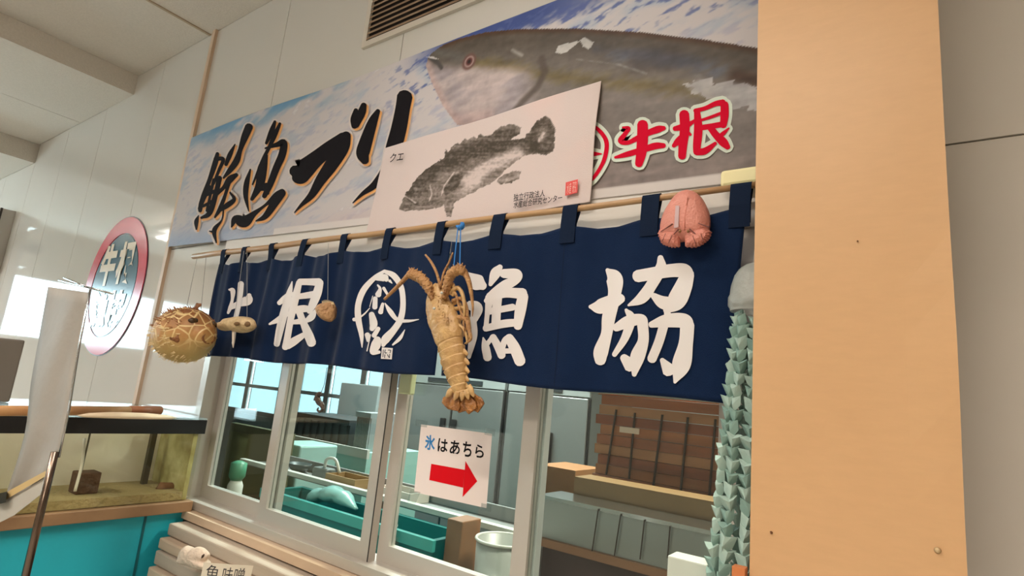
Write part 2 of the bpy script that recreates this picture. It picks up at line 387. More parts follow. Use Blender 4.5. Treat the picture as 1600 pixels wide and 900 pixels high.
def painted_sheet(name, X, Z, Yf, C, m, parent=None, thick=.0012):
    """grid sheet of X,Z arrays with print colours; a second skin behind gives thickness"""
    n, k = X.shape
    vs = np.stack([X, Yf, Z], -1).reshape(-1, 3); idx = np.arange(n*k).reshape(n, k)
    q = np.stack([idx[:-1, :-1], idx[:-1, 1:], idx[1:, 1:], idx[1:, :-1]], -1).reshape(-1, 4)
    vb = vs+np.array((0, thick, 0)); N = n*k
    rim = list(idx[0, :])+list(idx[1:, -1])+list(idx[-1, -2::-1])+list(idx[-2:0:-1, 0])
    fs = q.tolist()+(q[:, ::-1]+N).tolist()+[(int(rim[(i+1) % len(rim)]), int(rim[i]), int(rim[i]+N), int(rim[(i+1) % len(rim)]+N)) for i in range(len(rim))]
    o0 = ORG[parent.name] if parent else np.array([X.mean(), Yf.mean(), Z.min()])
    me = bpy.data.meshes.new(name); me.from_pydata((np.vstack([vs, vb])-o0).tolist(), [], fs)
    ca = me.color_attributes.new('print', 'FLOAT_COLOR', 'POINT')
    c = C.reshape(-1, 3)/255.0; c = np.clip(c, 0, 1); c = np.where(c <= .04045, c/12.92, ((c+.055)/1.055)**2.4)
    c = np.vstack([c, np.tile(lin((200, 190, 185)), (N, 1))])
    ca.data.foreach_set('color', np.hstack([c, np.ones((2*N, 1))]).astype(np.float32).ravel())
    for p in me.polygons: p.use_smooth = True
    me.materials.append(m)
    o = bpy.data.objects.new(name, me); COL.objects.link(o)
    if parent: o.parent = parent
    else: o.location = tuple(o0)
    ORG[o.name] = o0
    return o

BY = -.022
bx0, bx1 = at(300, 213, BY)[0], -.235
bz1 = at(545, 123, BY)[2]; bz0a, bz0b = at(262, 386, BY)[2], at(1180, 283, BY)[2]
BN = thing('fish_banner', ((bx0+bx1)/2, BY, (bz0a+bz0b)/2), 'long printed banner with brush lettering and a giant yellowtail fish', 'banner')
nx, nz = 780, 200
U, V = np.meshgrid(np.linspace(0, 1, nx), np.linspace(0, 1, nz))
X = bx0+(bx1-bx0)*U
zlow = bz0a+(bz0b-bz0a)*U
Z = zlow+(bz1+.012*np.sin(U*9)*(1-U)-zlow)*V
Yw = BY+.0012*np.sin(X*7+Z*3)+.0008*np.sin(Z*14+X*2)
pxx, pyy = project(X, Yw, Z)
n1 = vnoise(X+Z*.9, Z*1.0-X*.3, 5, 13, 1); n2 = vnoise(X+Z*.5, Z-X*.3, 22, 70, 2); n3 = vnoise(X, Z, 60, 60, 3)
C = np.empty(X.shape+(3,)); C[:] = (220, 212, 212)
mixc(C, sm(.52, .8, n1+.35*(n2-.5)), (168, 188, 212), .5)
mixc(C, sm(.55, .75, n2), (184, 178, 202), .4)
mixc(C, sm(.6, .8, n2)*sm(.45, .3, n1), (240, 236, 232), .8)
mixc(C, sm(.80, 1.0, V)*sm(.30, .12, np.abs(U-.22))*sm(.35, .6, n1), (110, 164, 206), .9)
mixc(C, sm(.22, .02, V)*sm(.5, .1, U), (158, 178, 212), .7)
mixc(C, sm(.16, .0, V)*sm(.3, .55, U)*sm(.62, .5, U), (216, 190, 190), .6)
mixc(C, sm(.90, 1.0, V+.10*n2)*sm(.54, .66, U)*sm(.95, .75, U), (64, 84, 150), .95)
mixc(C, sm(.62, .80, n2+.15*n3)*sm(.62, .75, V)*sm(.5, .6, U), (92, 108, 168), .75)
fish = pp([(668, 92), (674, 84), (690, 72), (720, 60), (760, 50), (810, 45), (900, 44), (1000, 50), (1100, 62), (1190, 76), (1190, 320), (930, 320), (900, 240), (850, 215), (800, 205), (740, 196), (715, 196), (692, 165), (674, 128), (666, 104)], BY)
inside = inpoly(X, Z, fish).astype(float)
F = np.empty(C.shape); F[:] = (150, 140, 134)
back = pp([(690, 72), (720, 60), (760, 50), (810, 45), (900, 44), (1000, 50), (1100, 62), (1190, 76)], BY)
db = pdist(X, Z, back)
mixc(F, sm(.16, .02, db), (106, 96, 86), 1); mixc(F, sm(.022, .004, db), (98, 72, 54), 1)
stripe = pp([(735, 97), (800, 105), (860, 118), (960, 128), (1060, 140), (1120, 150)], BY)
mixc(F, sm(.05, .008, pdist(X, Z, stripe)+.03*n2), (134, 118, 78), .85)
mixc(F, sm(.06, .0, pdist(X, Z, pp([(960, 85), (1060, 100), (1130, 110)], BY))+.05*n2), (122, 128, 146), .8)
mixc(F, sm(.05, .0, pdist(X, Z, pp([(1000, 92), (1050, 90)], BY))), (92, 80, 74), .8)
mixc(F, sm(.03, .0, pdist(X, Z, pp([(1150, 118), (1190, 130)], BY))), (84, 58, 44), .8)
face = sm(850, 800, pxx)*sm(95, 118, pyy+(740-pxx)*.02)
mixc(F, face, (230, 212, 210), .92)
mixc(F, face*sm(.45, .65, n1), (168, 160, 170), .5)
mixc(F, sm(.03, .004, pdist(X, Z, pp([(668, 100), (676, 130), (694, 165), (716, 195)], BY))), (222, 192, 186), .8)
mixc(F, sm(.05, .01, pdist(X, Z, pp([(712, 192), (760, 185)], BY))), (206, 176, 172), .6)
mixc(F, sm(.02, .003, pdist(X, Z, pp([(845, 92), (851, 112), (840, 135), (815, 160), (795, 185)], BY))), (104, 92, 84), .8)
mixc(F, sm(.012, .003, pdist(X, Z, pp([(672, 90), (684, 98), (690, 106)], BY))), (90, 86, 84), .9)
mixc(F, sm(.03, .0, pdist(X, Z, pp([(685, 82), (720, 90)], BY))), (120, 116, 112), .8)
wx, wz = X+.010*(n3-.5), Z+.012*(n2-.5)
for pl in ([(866, 83), (871, 72), (896, 64), (904, 66), (886, 81)], [(904, 62), (912, 60), (927, 64), (919, 77), (910, 71)]): mixc(F, inpoly(wx, wz, pp(pl, BY)).astype(float), (240, 236, 232), .9)
band = inpoly(X+.03*(n3-.5), Z+.03*(n2-.5), pp([(1068, 130), (1100, 126), (1150, 129), (1192, 142), (1192, 174), (1140, 167), (1095, 150)], BY)).astype(float); mixc(F, band, (218, 214, 214), .85)
mixc(F, sm(.05, .01, pdist(X, Z, pp([(930, 78), (1000, 84), (1090, 98)], BY))+.05*n1), (92, 92, 104), .7)
mixc(F, sm(.010, .0, pdist(X, Z, pp([(800, 78), (815, 86)], BY))), (200, 196, 190), .7)
mixc(F, sm(.008, .0, pdist(X, Z, pp([(900, 92), (965, 100), (1010, 115)], BY))+.008*n3), (196, 192, 190), .8)
mixc(F, sm(.05, .01, pdist(X, Z, pp([(1085, 135), (1140, 145), (1190, 155)], BY))+.04*n3), (206, 202, 202), .95)
mixc(F, sm(215, 270, pyy), (168, 152, 148), .7)
F *= (1+.16*(n3-.5)+.22*(vnoise(X, Z, 14, 60, 9)-.5))[..., None]
mixc(F, sm(.012, .0, pdist(X, Z, pp([(705, 95), (705, 95.1)], BY))-.0), (140, 130, 126), .3)
eye = pp([(733, 96), (733, 96.2)], BY); de = pdist(X, Z, eye)
mixc(F, sm(.034, .024, de), (132, 96, 88), .9); mixc(F, sm(.022, .018, de), (196, 164, 160)); mixc(F, sm(.016, .011, de), (120, 70, 66)); mixc(F, sm(.009, .005, de), (46, 34, 34))
C = C*.90; F = F*.82
C = C*(1-inside[..., None])+F*inside[..., None]
mixc(C, inpoly(X, Z, pp([(666, 89), (676, 88.5), (687, 93), (676, 92)], BY)).astype(float), (214, 208, 208), .9)
mixc(C, sm(.030, .024, Z-zlow)*(U > .33), (214, 206, 202), .95)
painted_sheet('printed_cloth', X, Z, Yw, C, vcmat('banner_print', .55), BN)
LY = BY-.0026
t_a = G(290, 130, 3.46, [
 [(172, 380, 18), (160, 430, 28), (130, 520, 22), (95, 610, 22), (76, 680, 20)],
 [(160, 410, 22), (203, 412, 20), (180, 470, 16), (150, 545, 14)],
 [(128, 560, 24), (88, 640, 26), (78, 690, 20)], [(183, 512, 28), (165, 590, 26), (130, 700, 28), (85, 728, 12)],
 [(110, 605, 16), (165, 580, 18)], [(95, 665, 14), (150, 635, 18)], [(152, 520, 14), (115, 690, 14)],
 [(70, 715, 4), (58, 748, 22), (58, 790, 8)],
 [(267, 330, 5), (240, 385, 24), (218, 440, 18)],
 [(343, 235, 42), (320, 290, 38), (295, 360, 24), (275, 420, 34), (240, 470, 28), (205, 512, 10)],
 [(275, 495, 20), (240, 520, 36), (205, 565, 20), (165, 600, 22)],
 [(240, 520, 20), (215, 600, 16), (185, 680, 22), (158, 725, 10)],
 [(240, 590, 8), (262, 628, 20), (225, 660, 28), (185, 690, 12)],
 [(205, 680, 7), (195, 740, 7), (155, 795, 24), (166, 862, 6)], [(128, 800, 5), (158, 806, 16)],
 [(483, 207, 14), (465, 260, 28), (436, 325, 14)], [(510, 218, 14), (480, 285, 24), (450, 350, 18), (415, 420, 18), (362, 548, 8)],
 [(430, 352, 8), (495, 332, 26), (530, 322, 36), (522, 385, 40), (490, 460, 38), (455, 550, 34), (425, 612, 24)],
 [(438, 390, 14), (415, 460, 50), (400, 550, 44), (358, 628, 18)], [(405, 565, 34), (440, 560, 44)], [(425, 600, 18), (440, 590, 30)],
 [(350, 466, 8), (330, 540, 28), (325, 610, 24), (341, 692, 4)],
 [(248, 778, 6), (270, 735, 40), (318, 748, 62), (370, 705, 28), (430, 660, 14), (490, 612, 40), (524, 588, 36)],
 [(524, 592, 38), (480, 650, 42), (430, 720, 30), (380, 745, 6)]])
t_b = G(430, 120, 4.09, [
 [(120, 600, 70), (150, 610, 150), (185, 590, 130), (260, 525, 100), (350, 455, 90), (440, 390, 76)],
 [(455, 372, 56), (430, 450, 84), (360, 560, 84), (290, 660, 66), (232, 755, 44), (165, 822, 20), (122, 868, 4)],
 [(516, 212, 26), (505, 270, 46), (508, 315, 40)], [(566, 180, 36), (552, 230, 50), (520, 312, 30)],
 [(657, 218, 28), (622, 290, 60), (578, 420, 82), (560, 490, 84), (574, 538, 50)],
 [(828, 125, 98), (815, 200, 92), (790, 330, 98), (752, 470, 98), (712, 580, 60), (640, 685, 46), (560, 746, 24), (495, 806, 4)]])
brush = t_a+t_b
for grp in (t_a[:15], t_a[15:], t_b[:4], t_b[4:]):
    strokes_mesh(MB(), grp, flat_on(LY), grow=4.0, off=(1, 1)).build('letter_glow', GLOW, BN)
    strokes_mesh(MB(), grp, flat_on(LY-.0012), grow=.7, off=(2.6, 2.6)).build('letter_edge', ORANGE, BN)
    strokes_mesh(MB(), grp, flat_on(LY-.0024), grow=.2).build('letter', INK, BN)
t_c = G(900, 130, 5.0, [
 [(60, 318, 24), (150, 345, 26), (215, 410, 30), (240, 480, 32), (225, 580, 30), (190, 660, 26), (130, 745, 24), (60, 800, 20)],
 [(60, 552, 50), (130, 552, 36), (200, 552, 5)],
 [(365, 345, 12), (412, 352, 26), (380, 400, 32), (348, 450, 40), (400, 465, 30), (480, 430, 40), (560, 390, 44), (640, 360, 52), (688, 350, 30)],
 [(305, 580, 16), (400, 555, 40), (520, 520, 44), (620, 490, 50), (686, 487, 36)],
 [(520, 320, 80), (520, 420, 84), (510, 540, 78), (490, 632, 56)],
 [(845, 240, 74), (850, 350, 74), (835, 480, 66), (828, 572, 58)], [(770, 355, 34), (840, 340, 50), (900, 310, 30), (925, 290, 16)],
 [(860, 390, 40), (800, 450, 50), (762, 490, 28)], [(860, 380, 40), (895, 402, 18)],
 [(945, 215, 44), (955, 350, 64), (945, 480, 60), (942, 540, 50)], [(930, 215, 30), (1010, 195, 30), (1090, 160, 38), (1150, 152, 50)],
 [(1160, 165, 60), (1160, 250, 62), (1150, 330, 50)], [(980, 288, 18), (1060, 262, 22), (1130, 235, 22)], [(960, 350, 40), (1060, 335, 40), (1150, 320, 44)],
 [(942, 540, 46), (1010, 528, 50), (1090, 468, 22)], [(1050, 345, 50), (1090, 400, 54), (1150, 460, 66), (1186, 500, 40)], [(1195, 350, 8), (1150, 392, 30), (1110, 422, 24)]])
for grp in (t_c[:2], t_c[2:5], t_c[5:]):
    strokes_mesh(MB(), grp, flat_on(LY), grow=6.0).build('red_letter_edge', PALEG, BN)
    strokes_mesh(MB(), grp, flat_on(LY-.0012), grow=.3).build('red_letter', RED, BN)

# ------------------------------------------------------------------ grouper print cloth
GY = -.034
q = [at(601, 231, GY), at(938, 125, GY), at(922, 316, GY), at(570, 371, GY)]
GP = thing('grouper_print', tuple((q[2]+q[3])/2), 'white cloth with a dark ink print of a grouper hung over the banner', 'print')
nx, nz = 260, 130
U, V = np.meshgrid(np.linspace(0, 1, nx), np.linspace(0, 1, nz))
sag = .010*np.sin(PI*U)
PX = (q[3][0]*(1-U)+q[2][0]*U)*(1-V)+(q[0][0]*(1-U)+q[1][0]*U)*V
PZ = (q[3][2]*(1-U)+q[2][2]*U)*(1-V)+(q[0][2]*(1-U)+q[1][2]*U)*V - sag*V*.6
Yg = GY+.004*np.sin(U*11+V*2)*(1-.4*V)+.004*np.sin((U+V)*7)*sm(.6, 1, U)
gx, gy = project(PX, np.full_like(PX, GY), PZ); gx = (gx-600)*4.737; gy = (gy-160)*4.737
n1 = vnoise(gx, gy, .02, .02, 4); n2 = vnoise(gx+gy*.4, gy, .012, .08, 5); n3 = vnoise(gx, gy, .08, .08, 6)
C = np.empty(PX.shape+(3,)); C[:] = (214, 198, 194)
mixc(C, sm(.5, .8, vnoise(PX, PZ, 6, 6, 8)), (226, 196, 190), .5)
body = [(110, 775), (150, 690), (200, 620), (280, 530), (380, 455), (450, 410), (455, 340), (475, 370), (545, 295), (560, 310), (600, 268), (620, 280), (660, 245), (680, 262), (712, 232), (740, 250), (790, 235), (840, 190), (910, 160), (970, 165), (1015, 185), (1000, 230), (930, 278), (1040, 265), (1090, 200), (1140, 140), (1200, 100), (1240, 130), (1275, 200), (1270, 290), (1265, 360), (1200, 390), (1110, 380), (1040, 390), (980, 430), (900, 490), (830, 560), (780, 600), (700, 640), (600, 700), (530, 740), (500, 850), (468, 848), (450, 760), (400, 785), (280, 800), (150, 805), (108, 790)]
anal = [(828, 580), (860, 545), (900, 525), (960, 500), (1005, 505), (1000, 560), (930, 595), (850, 602)]
wob = (vnoise(gx, gy, .05, .05, 11)-.5)*16
ins = (inpoly(gx+wob, gy+wob, body) | inpoly(gx+wob, gy+wob, anal)).astype(float)
tone = np.full(PX.shape, .62)
tone += .30*sm(110, 20, pdist(gx, gy, [(200, 640), (380, 470), (560, 390), (760, 320), (960, 300), (1080, 290)]))
tone += .25*(inpoly(gx, gy, [(450, 690), (450, 640), (520, 540), (580, 510), (585, 560), (540, 640), (470, 690)]))
tone -= .55*sm(75, 15, pdist(gx, gy, [(620, 580), (760, 480), (900, 410), (980, 370)])); tone -= .30*sm(50, 10, pdist(gx, gy, [(560, 680), (680, 600)]))
tone += .25*sm(60, 20, pdist(gx, gy, [(1130, 200), (1200, 140), (1250, 250), (1200, 340), (1130, 330)])) + .2*sm(50, 10, pdist(gx, gy, [(860, 220), (960, 200)]))
tone -= .5*sm(28, 8, pdist(gx, gy, [(1150, 290), (1190, 230)])+18*n3); tone -= .25*sm(20, 6, pdist(gx, gy, [(990, 540), (880, 580)]))
tone -= .6*sm(7, 2, pdist(gx, gy, [(150, 690), (190, 715), (235, 745)])); tone -= .5*sm(7, 2, pdist(gx, gy, [(345, 620), (360, 680), (340, 730)])); tone -= .5*sm(7, 2, pdist(gx, gy, [(520, 520), (450, 620), (430, 690)]))
tone += .25*sm(12, 4, pdist(gx, gy, [(165, 700), (230, 755), (255, 750)])); tone -= .25*sm(24, 8, pdist(gx, gy, [(235, 640), (236, 641)]))
tone = tone*.92+.55*(n2-.5)+.5*(n3-.5)
a = ins*np.clip(tone, .04, .92)
mixc(C, a, (62, 55, 46), 1.0)
painted_sheet('print_cloth', PX, PZ, Yg, C, vcmat('grouper_ink', .8, bump=(300, .1)), GP)
for body_, qd in (('クエ', ((611, 240), (632, 237), (629, 251), (608, 254))), ('独立行政法人', ((803, 303), (852, 296), (851, 307), (802, 315))), ('水産総合研究センター', ((803, 315), (879, 303), (878, 314), (802, 326)))):
    text_on(MB(), body_, qd, GY-.009, .008).build('print_text', INK, GP)
st = MB(); sq = [(884, 285), (903, 280), (902, 301), (883, 306)]
st.hexa([at(*p, GY-.0088) for p in sq], [at(*p, GY-.008) for p in sq]); SEAL = mat('seal_red', (226, 84, 80), .7); st.build('seal', SEAL, GP)
sl = MB(); text_on(sl, '水産', ((886, 287), (893, 285), (892, 302), (885, 304)), GY-.0095); text_on(sl, '研究', ((895, 284), (901, 282), (900, 300), (894, 302)), GY-.0095)
sl.build('seal_text', mat('seal_pale', (240, 190, 180), .7), GP)

# ------------------------------------------------------------------ round wall emblem
EX, EZ, ER = -3.66, 1.9, .40
EM = thing('wall_emblem', (EX, -.008, EZ-ER), 'round red ringed fishery sign mounted on the glossy left wall', 'sign')
def ring(r0, r1, y0, y1, n=64):
    m = MB(); R = []
    for r, y in ((r0, y1), (r0, y0), (r1, y0), (r1, y1)): R.append([(EX+r*math.cos(2*PI*k/n), y, EZ+r*math.sin(2*PI*k/n)) for k in range(n)])
    return m.loft(R+[R[0]], cap=False)
def disc(r, y0, y1, n=64): return MB().prism([(EX+r*math.cos(2*PI*k/n), EZ+r*math.sin(2*PI*k/n)) for k in range(n)], y0, y1)
disc(ER, -.004, -.0015).build('backing_disc', mat('emblem_dark', (60, 40, 60), .3), EM)
ring(.30, ER-.006, -.007, -.004).build('red_ring', mat('emblem_red', (206, 60, 82), .2), EM)
disc(.29, -.006, -.004).build('centre_disc', mat('emblem_teal', (34, 92, 112), .2), EM)
em = MB()
for ch, x0, z0 in (('牛', -.235, -.01), ('根', .005, -.01), ('漁', -.21, -.25), ('協', .005, -.25)):
    Ut, Ft = text_uv(ch, .05); em.add([(EX+x0+.005+a*.215, -.0085, EZ+z0+.005+b*(.25 if z0 > -.1 else .21)) for a, b in Ut], Ft)
em.build('emblem_letters', mat('emblem_cream', (228, 214, 190), .25), EM)

# ------------------------------------------------------------------ noren on its rod
NY = -.078
def rodpx(x): return 400-.1264*(x-310)
RA, RB = at(303, rodpx(303), -.066), at(1183, rodpx(1183), -.066)
RA[1] = RB[1] = -.066
RB = RA+(RB-RA)*1.0
one('noren_rod', MB().tube([RA+(RB-RA)*t/12+np.array((0, 0, .002*math.sin(t*1.7))) for t in range(13)], [.0125-.0055*t/12 for t in range(13)], 12, ref=(0, 1, 0)), BAMBOO, 'thin brown wooden rod that carries the navy noren curtain', 'rod', smooth=True)
tabs = [349, 381, 424, 475, 537, 607, 688, 779, 890, 1016, 1157]
TX = [at(t, rodpx(t), NY)[0] for t in tabs]
NX0, NX1 = at(343, 410, NY)[0], at(1166, 352, NY)[0]
SPL = at(680, 580, NY)[0]
ztop = at(950, 346, NY)[2]; zbot = at(900, 606, NY)[2]
HEM = [at(a, b, NY) for a, b in ((335, 557), (500, 571), (672, 587), (870, 606), (1000, 619), (1130, 631))]
def hem(x): return np.interp(x, [p[0] for p in HEM], [p[2] for p in HEM])
def fold(x, z):
    u = (x-NX0)/(NX1-NX0); A = .0118*(1-sm(.36, .60, np.array(u)))+.0035
    t = np.clip((ztop-z)/(ztop-zbot), 0, 1)
    ph = 2*PI*x/.16
    return NY+A*(.55+.45*t)*np.sin(ph+.5*np.sin(3*x))*.75+A*.17*np.sin(2.3*ph+1+2*t)+.004*np.sin(9*x+5*t)
NO = thing('noren_curtain', (-1.4, NY, zbot), 'navy cotton noren curtain with white brush lettering hanging across the window', 'curtain')
def top_sag(x):
    d = np.min(np.abs(np.asarray(x)[..., None]-np.array(TX)), axis=-1); return .014*np.clip(d/.08, 0, 1)
def cloth(x0, x1, in0, in1):
    n = int((x1-x0)/.008); k = 44
    U, V = np.meshgrid(np.linspace(0, 1, n), np.linspace(0, 1, k))
    X = x0+in0*V+(x1-x0-(in0+in1)*V)*U; Z = ztop+(hem(X)-ztop)*V; Z = Z-top_sag(X)*(1-V)**6+.004*np.sin(X*11)*V
    Y = fold(X, Z); m = MB(); idx = np.arange(n*k).reshape(k, n)
    vs = np.stack([X, Y, Z], -1).reshape(-1, 3); vb = vs+np.array((0, .0015, 0))
    Q = np.stack([idx[:-1, :-1], idx[1:, :-1], idx[1:, 1:], idx[:-1, 1:]], -1).reshape(-1, 4).tolist()
    N = n*k; rim = list(idx[0, :])+list(idx[1:, -1])+list(idx[-1, -2::-1])+list(idx[-2:0:-1, 0])
    m.add(np.vstack([vs, vb]).tolist(), Q+[(a+N, d+N, c+N, b+N) for a, b, c, d in Q]+[(int(rim[i]), int(rim[(i+1) % len(rim)]), int(rim[(i+1) % len(rim)]+N), int(rim[i]+N)) for i in range(len(rim))])
    return m
CP1 = cloth(NX0, SPL, -.015, .006).build('cloth_panel', NAVY, NO, smooth=True)
CP2 = cloth(SPL+.002, NX1, .016, .030).build('cloth_panel', NAVY, NO, smooth=True)
def on_noren(e0):
    def f(x, y, e):
        Yc = NY
        for _ in range(8):
            p = at(x, y, Yc-e0); Yc = .5*Yc+.5*float(fold(p[0], p[2]))
        return np.array((p[0], float(fold(p[0], p[2]))-e0-e, p[2]))
    return f
l_1 = G(330, 400, 5.0, [
 [(232, 215, 46), (222, 330, 44), (205, 430, 40), (185, 520, 36), (176, 650, 26), (172, 715, 8)],
 [(138, 262, 12), (168, 272, 40), (165, 340, 24), (148, 405, 30), (132, 445, 20)], [(150, 402, 38), (220, 372, 50), (285, 345, 76), (298, 305, 34)],
 [(632, 200, 8), (612, 285, 44), (575, 420, 62), (540, 560, 62), (512, 690, 48)], [(530, 368, 36), (590, 320, 50), (640, 290, 18)], [(590, 445, 50), (540, 490, 50), (455, 532, 16)],
 [(688, 205, 46), (655, 340, 60), (620, 500, 52), (595, 640, 52), (578, 715, 50)], [(690, 202, 50), (760, 202, 52), (845, 205, 62)],
 [(850, 205, 56), (828, 290, 70), (792, 380, 62), (765, 435, 40)], [(675, 318, 42), (800, 300, 54)], [(640, 425, 54), (720, 412, 56), (775, 415, 40)], [(620, 520, 30), (700, 510, 46)],
 [(595, 700, 62), (650, 665, 62), (725, 615, 40)], [(690, 440, 54), (720, 520, 54), (758, 610, 72), (785, 680, 72)], [(815, 425, 20), (785, 475, 54), (735, 512, 30)]])
l_2 = G(540, 400, 5.293, [
 [(320, 125, 24), (240, 180, 38), (150, 280, 50), (105, 400, 50), (105, 520, 52), (130, 650, 38), (136, 755, 8)],
 [(320, 125, 28), (400, 165, 50), (460, 260, 46), (475, 400, 46), (455, 520, 52), (400, 610, 56), (330, 690, 70), (310, 740, 30)],
 [(490, 610, 6), (450, 680, 30), (390, 735, 14)], [(68, 525, 30), (110, 525, 30)], [(325, 390, 8), (370, 460, 40), (430, 528, 30), (520, 537, 24), (605, 525, 6)],
 [(200, 430, 6), (165, 470, 12), (130, 500, 14)], [(255, 185, 36), (320, 180, 62), (340, 195, 40)], [(270, 320, 52), (285, 270, 26), (265, 240, 14)], [(315, 265, 26), (345, 315, 20)],
 [(245, 350, 40), (242, 425, 44)], [(308, 395, 24), (290, 465, 42)], [(215, 480, 46), (232, 560, 66), (218, 605, 40)], [(180, 650, 44), (188, 700, 30)], [(272, 600, 36), (235, 660, 40)],
 [(265, 690, 60), (250, 740, 80), (225, 795, 46), (280, 795, 26)], [(208, 650, 7), (178, 785, 10)], [(365, 205, 24), (385, 225, 8)], [(225, 330, 6), (200, 420, 6)]])
l_3 = G(720, 390, 4.286, [
 [(50, 170, 40), (108, 218, 108), (150, 245, 56)], [(60, 370, 60), (105, 395, 84), (88, 470, 50)], [(70, 480, 72), (80, 580, 60), (55, 722, 24)],
 [(264, 115, 36), (232, 160, 70), (198, 235, 26)], [(285, 160, 60), (372, 165, 70), (372, 200, 56), (300, 240, 72), (215, 300, 60), (168, 345, 30)],
 [(195, 320, 62), (178, 430, 34), (168, 530, 34)], [(195, 315, 60), (300, 290, 64), (415, 295, 74)], [(418, 310, 70), (400, 400, 76), (382, 515, 56)],
 [(165, 528, 44), (280, 498, 54), (380, 488, 50)], [(180, 415, 46), (270, 400, 44), (350, 385, 46)], [(250, 300, 58), (240, 400, 60), (235, 500, 60)],
 [(150, 590, 10), (165, 650, 52), (180, 725, 56)], [(215, 585, 46), (250, 650, 54), (275, 710, 54)], [(322, 590, 60), (362, 660, 74), (398, 750, 74)],
 [(172, 640, 30), (215, 582, 30)], [(268, 690, 40), (295, 610, 40), (325, 585, 36)], [(285, 680, 34), (350, 678, 36)]])
l_4 = G(900, 390, 4.09, [
 [(200, 130, 26), (245, 185, 104), (245, 290, 82), (210, 430, 86), (195, 540, 72), (160, 650, 94), (155, 710, 72)],
 [(90, 365, 24), (150, 365, 92), (230, 335, 92), (288, 312, 60)],
 [(392, 170, 78), (480, 155, 80), (600, 135, 84), (690, 135, 90), (722, 172, 70)], [(540, 50, 36), (540, 120, 70), (480, 230, 72), (420, 310, 72), (335, 356, 14)],
 [(715, 155, 84), (685, 240, 112), (640, 330, 118), (575, 390, 40)], [(495, 295, 40), (550, 335, 80), (610, 350, 90)],
 [(255, 500, 50), (335, 460, 76), (415, 445, 66), (432, 475, 60)], [(425, 465, 70), (430, 580, 70), (392, 690, 92), (372, 800, 30)], [(320, 385, 20), (350, 440, 60), (315, 560, 52), (245, 672, 32)], [(305, 690, 50), (350, 740, 90)],
 [(480, 480, 40), (580, 455, 84), (690, 455, 92), (728, 492, 60)], [(712, 480, 90), (702, 600, 92), (672, 740, 118), (632, 848, 20)], [(565, 470, 60), (530, 590, 60), (485, 700, 60)], [(550, 705, 30), (595, 770, 90)], [(582, 395, 40), (590, 440, 50)]])
for grp in (l_1[:3], l_1[3:]): strokes_mesh(MB(), grp, on_noren(.0025), cols=6, n=9).build('letter', PRINTW, CP1)
strokes_mesh(MB(), l_2, on_noren(.0025), cols=4).build('logo', PRINTW, CP1)
for grp in (l_3, l_4): strokes_mesh(MB(), grp, on_noren(.0025), cols=6, n=9).build('letter', PRINTW, CP2)
sq = G(540, 400, 5.293, [[(300, 755, 1), (390, 762, 1), (382, 855, 1), (292, 850, 1)]])[0]
f_n = on_noren(.0026)
def grid_quad(c, n, f):
    m = MB(); vs = []
    for i in range(n+1):
        for j in range(n+1):
            a, b = i/n, j/n
            p = (np.array(c[0][:2])*(1-a)+np.array(c[1][:2])*a)*(1-b)+(np.array(c[3][:2])*(1-a)+np.array(c[2][:2])*a)*b
            vs.append(f(p[0], p[1], 0))
    return m.add(vs, [(i*(n+1)+j, (i+1)*(n+1)+j, (i+1)*(n+1)+j+1, i*(n+1)+j+1) for i in range(n) for j in range(n)])
grid_quad(sq, 5, f_n).build('logo_seal', PRINTW, CP1)
sm_ = strokes_mesh(MB(), G(540, 400, 5.293, [[(312, 775, 6), (308, 835, 6)], [(328, 775, 6), (325, 800, 6), (340, 800, 6)], [(325, 815, 6), (322, 840, 6)], [(345, 815, 6), (362, 840, 6), (365, 812, 6)], [(352, 778, 6), (372, 780, 6), (368, 800, 6)]]), on_noren(.0034), cols=1)
sm_.build('logo_seal_marks', NAVYT, CP1)
for (a, b, cp) in (((884, 352), (866, 603), CP2), ((1014, 338), (1000, 617), CP2)):
    strokes_mesh(MB(), [[(a[0]+(b[0]-a[0])*t, a[1]+(b[1]-a[1])*t, 1.3) for t in (0, .25, .5, .75, 1)]], on_noren(.0012), cols=1).build('seam', NAVYT, cp) if a[0] < 900 else None
# tab loops over the rod
for i, (t, tx) in enumerate(zip(tabs, TX)):
    rz = RA[2]+(RB[2]-RA[2])*((tx-RA[0])/(RB[0]-RA[0])); wd = .021 if i > 6 else .016
    R = .0125-.0055*(tx-RA[0])/(RB[0]-RA[0])+.003
    yc = float(fold(np.array(tx), np.array(ztop-.03)))-.004
    prof = [(yc, ztop-.045), (yc, ztop+.004)]+[(-.066-R*math.cos(a), rz+R*math.sin(a)) for a in (0, PI/4, PI/2, 3*PI/4, PI)]+[(yc+.008, ztop+.004), (yc+.008, ztop-.035)]
    m = MB(); vs = []
    for y, z in prof: vs += [(tx-wd, y, z), (tx+wd, y, z), (tx+wd, y+.0001, z-.0001)]
    outer = [(tx-wd, y, z) for y, z in prof]
    n = len(prof); cy, cz = -.066, rz
    inn = [(y+(.002 if k < n/2 else -.002), z-(.002 if 2 < k < 6 else 0)) for k, (y, z) in enumerate(prof)]
    V = [(tx-wd, y, z) for y, z in prof]+[(tx+wd, y, z) for y, z in prof]+[(tx-wd, y, z) for y, z in inn]+[(tx+wd, y, z) for y, z in inn]
    Fs = []
    for k in range(n-1):
        Fs += [(k, k+1, n+k+1, n+k), (2*n+k, 3*n+k, 3*n+k+1, 2*n+k+1), (k, 2*n+k, 2*n+k+1, k+1), (n+k, n+k+1, 3*n+k+1, 3*n+k)]
    Fs += [(0, n, 3*n, 2*n), (n-1, 3*n-1, 4*n-1, 2*n-1)]
    m.add(V, Fs).build('tab', NAVYT, NO)

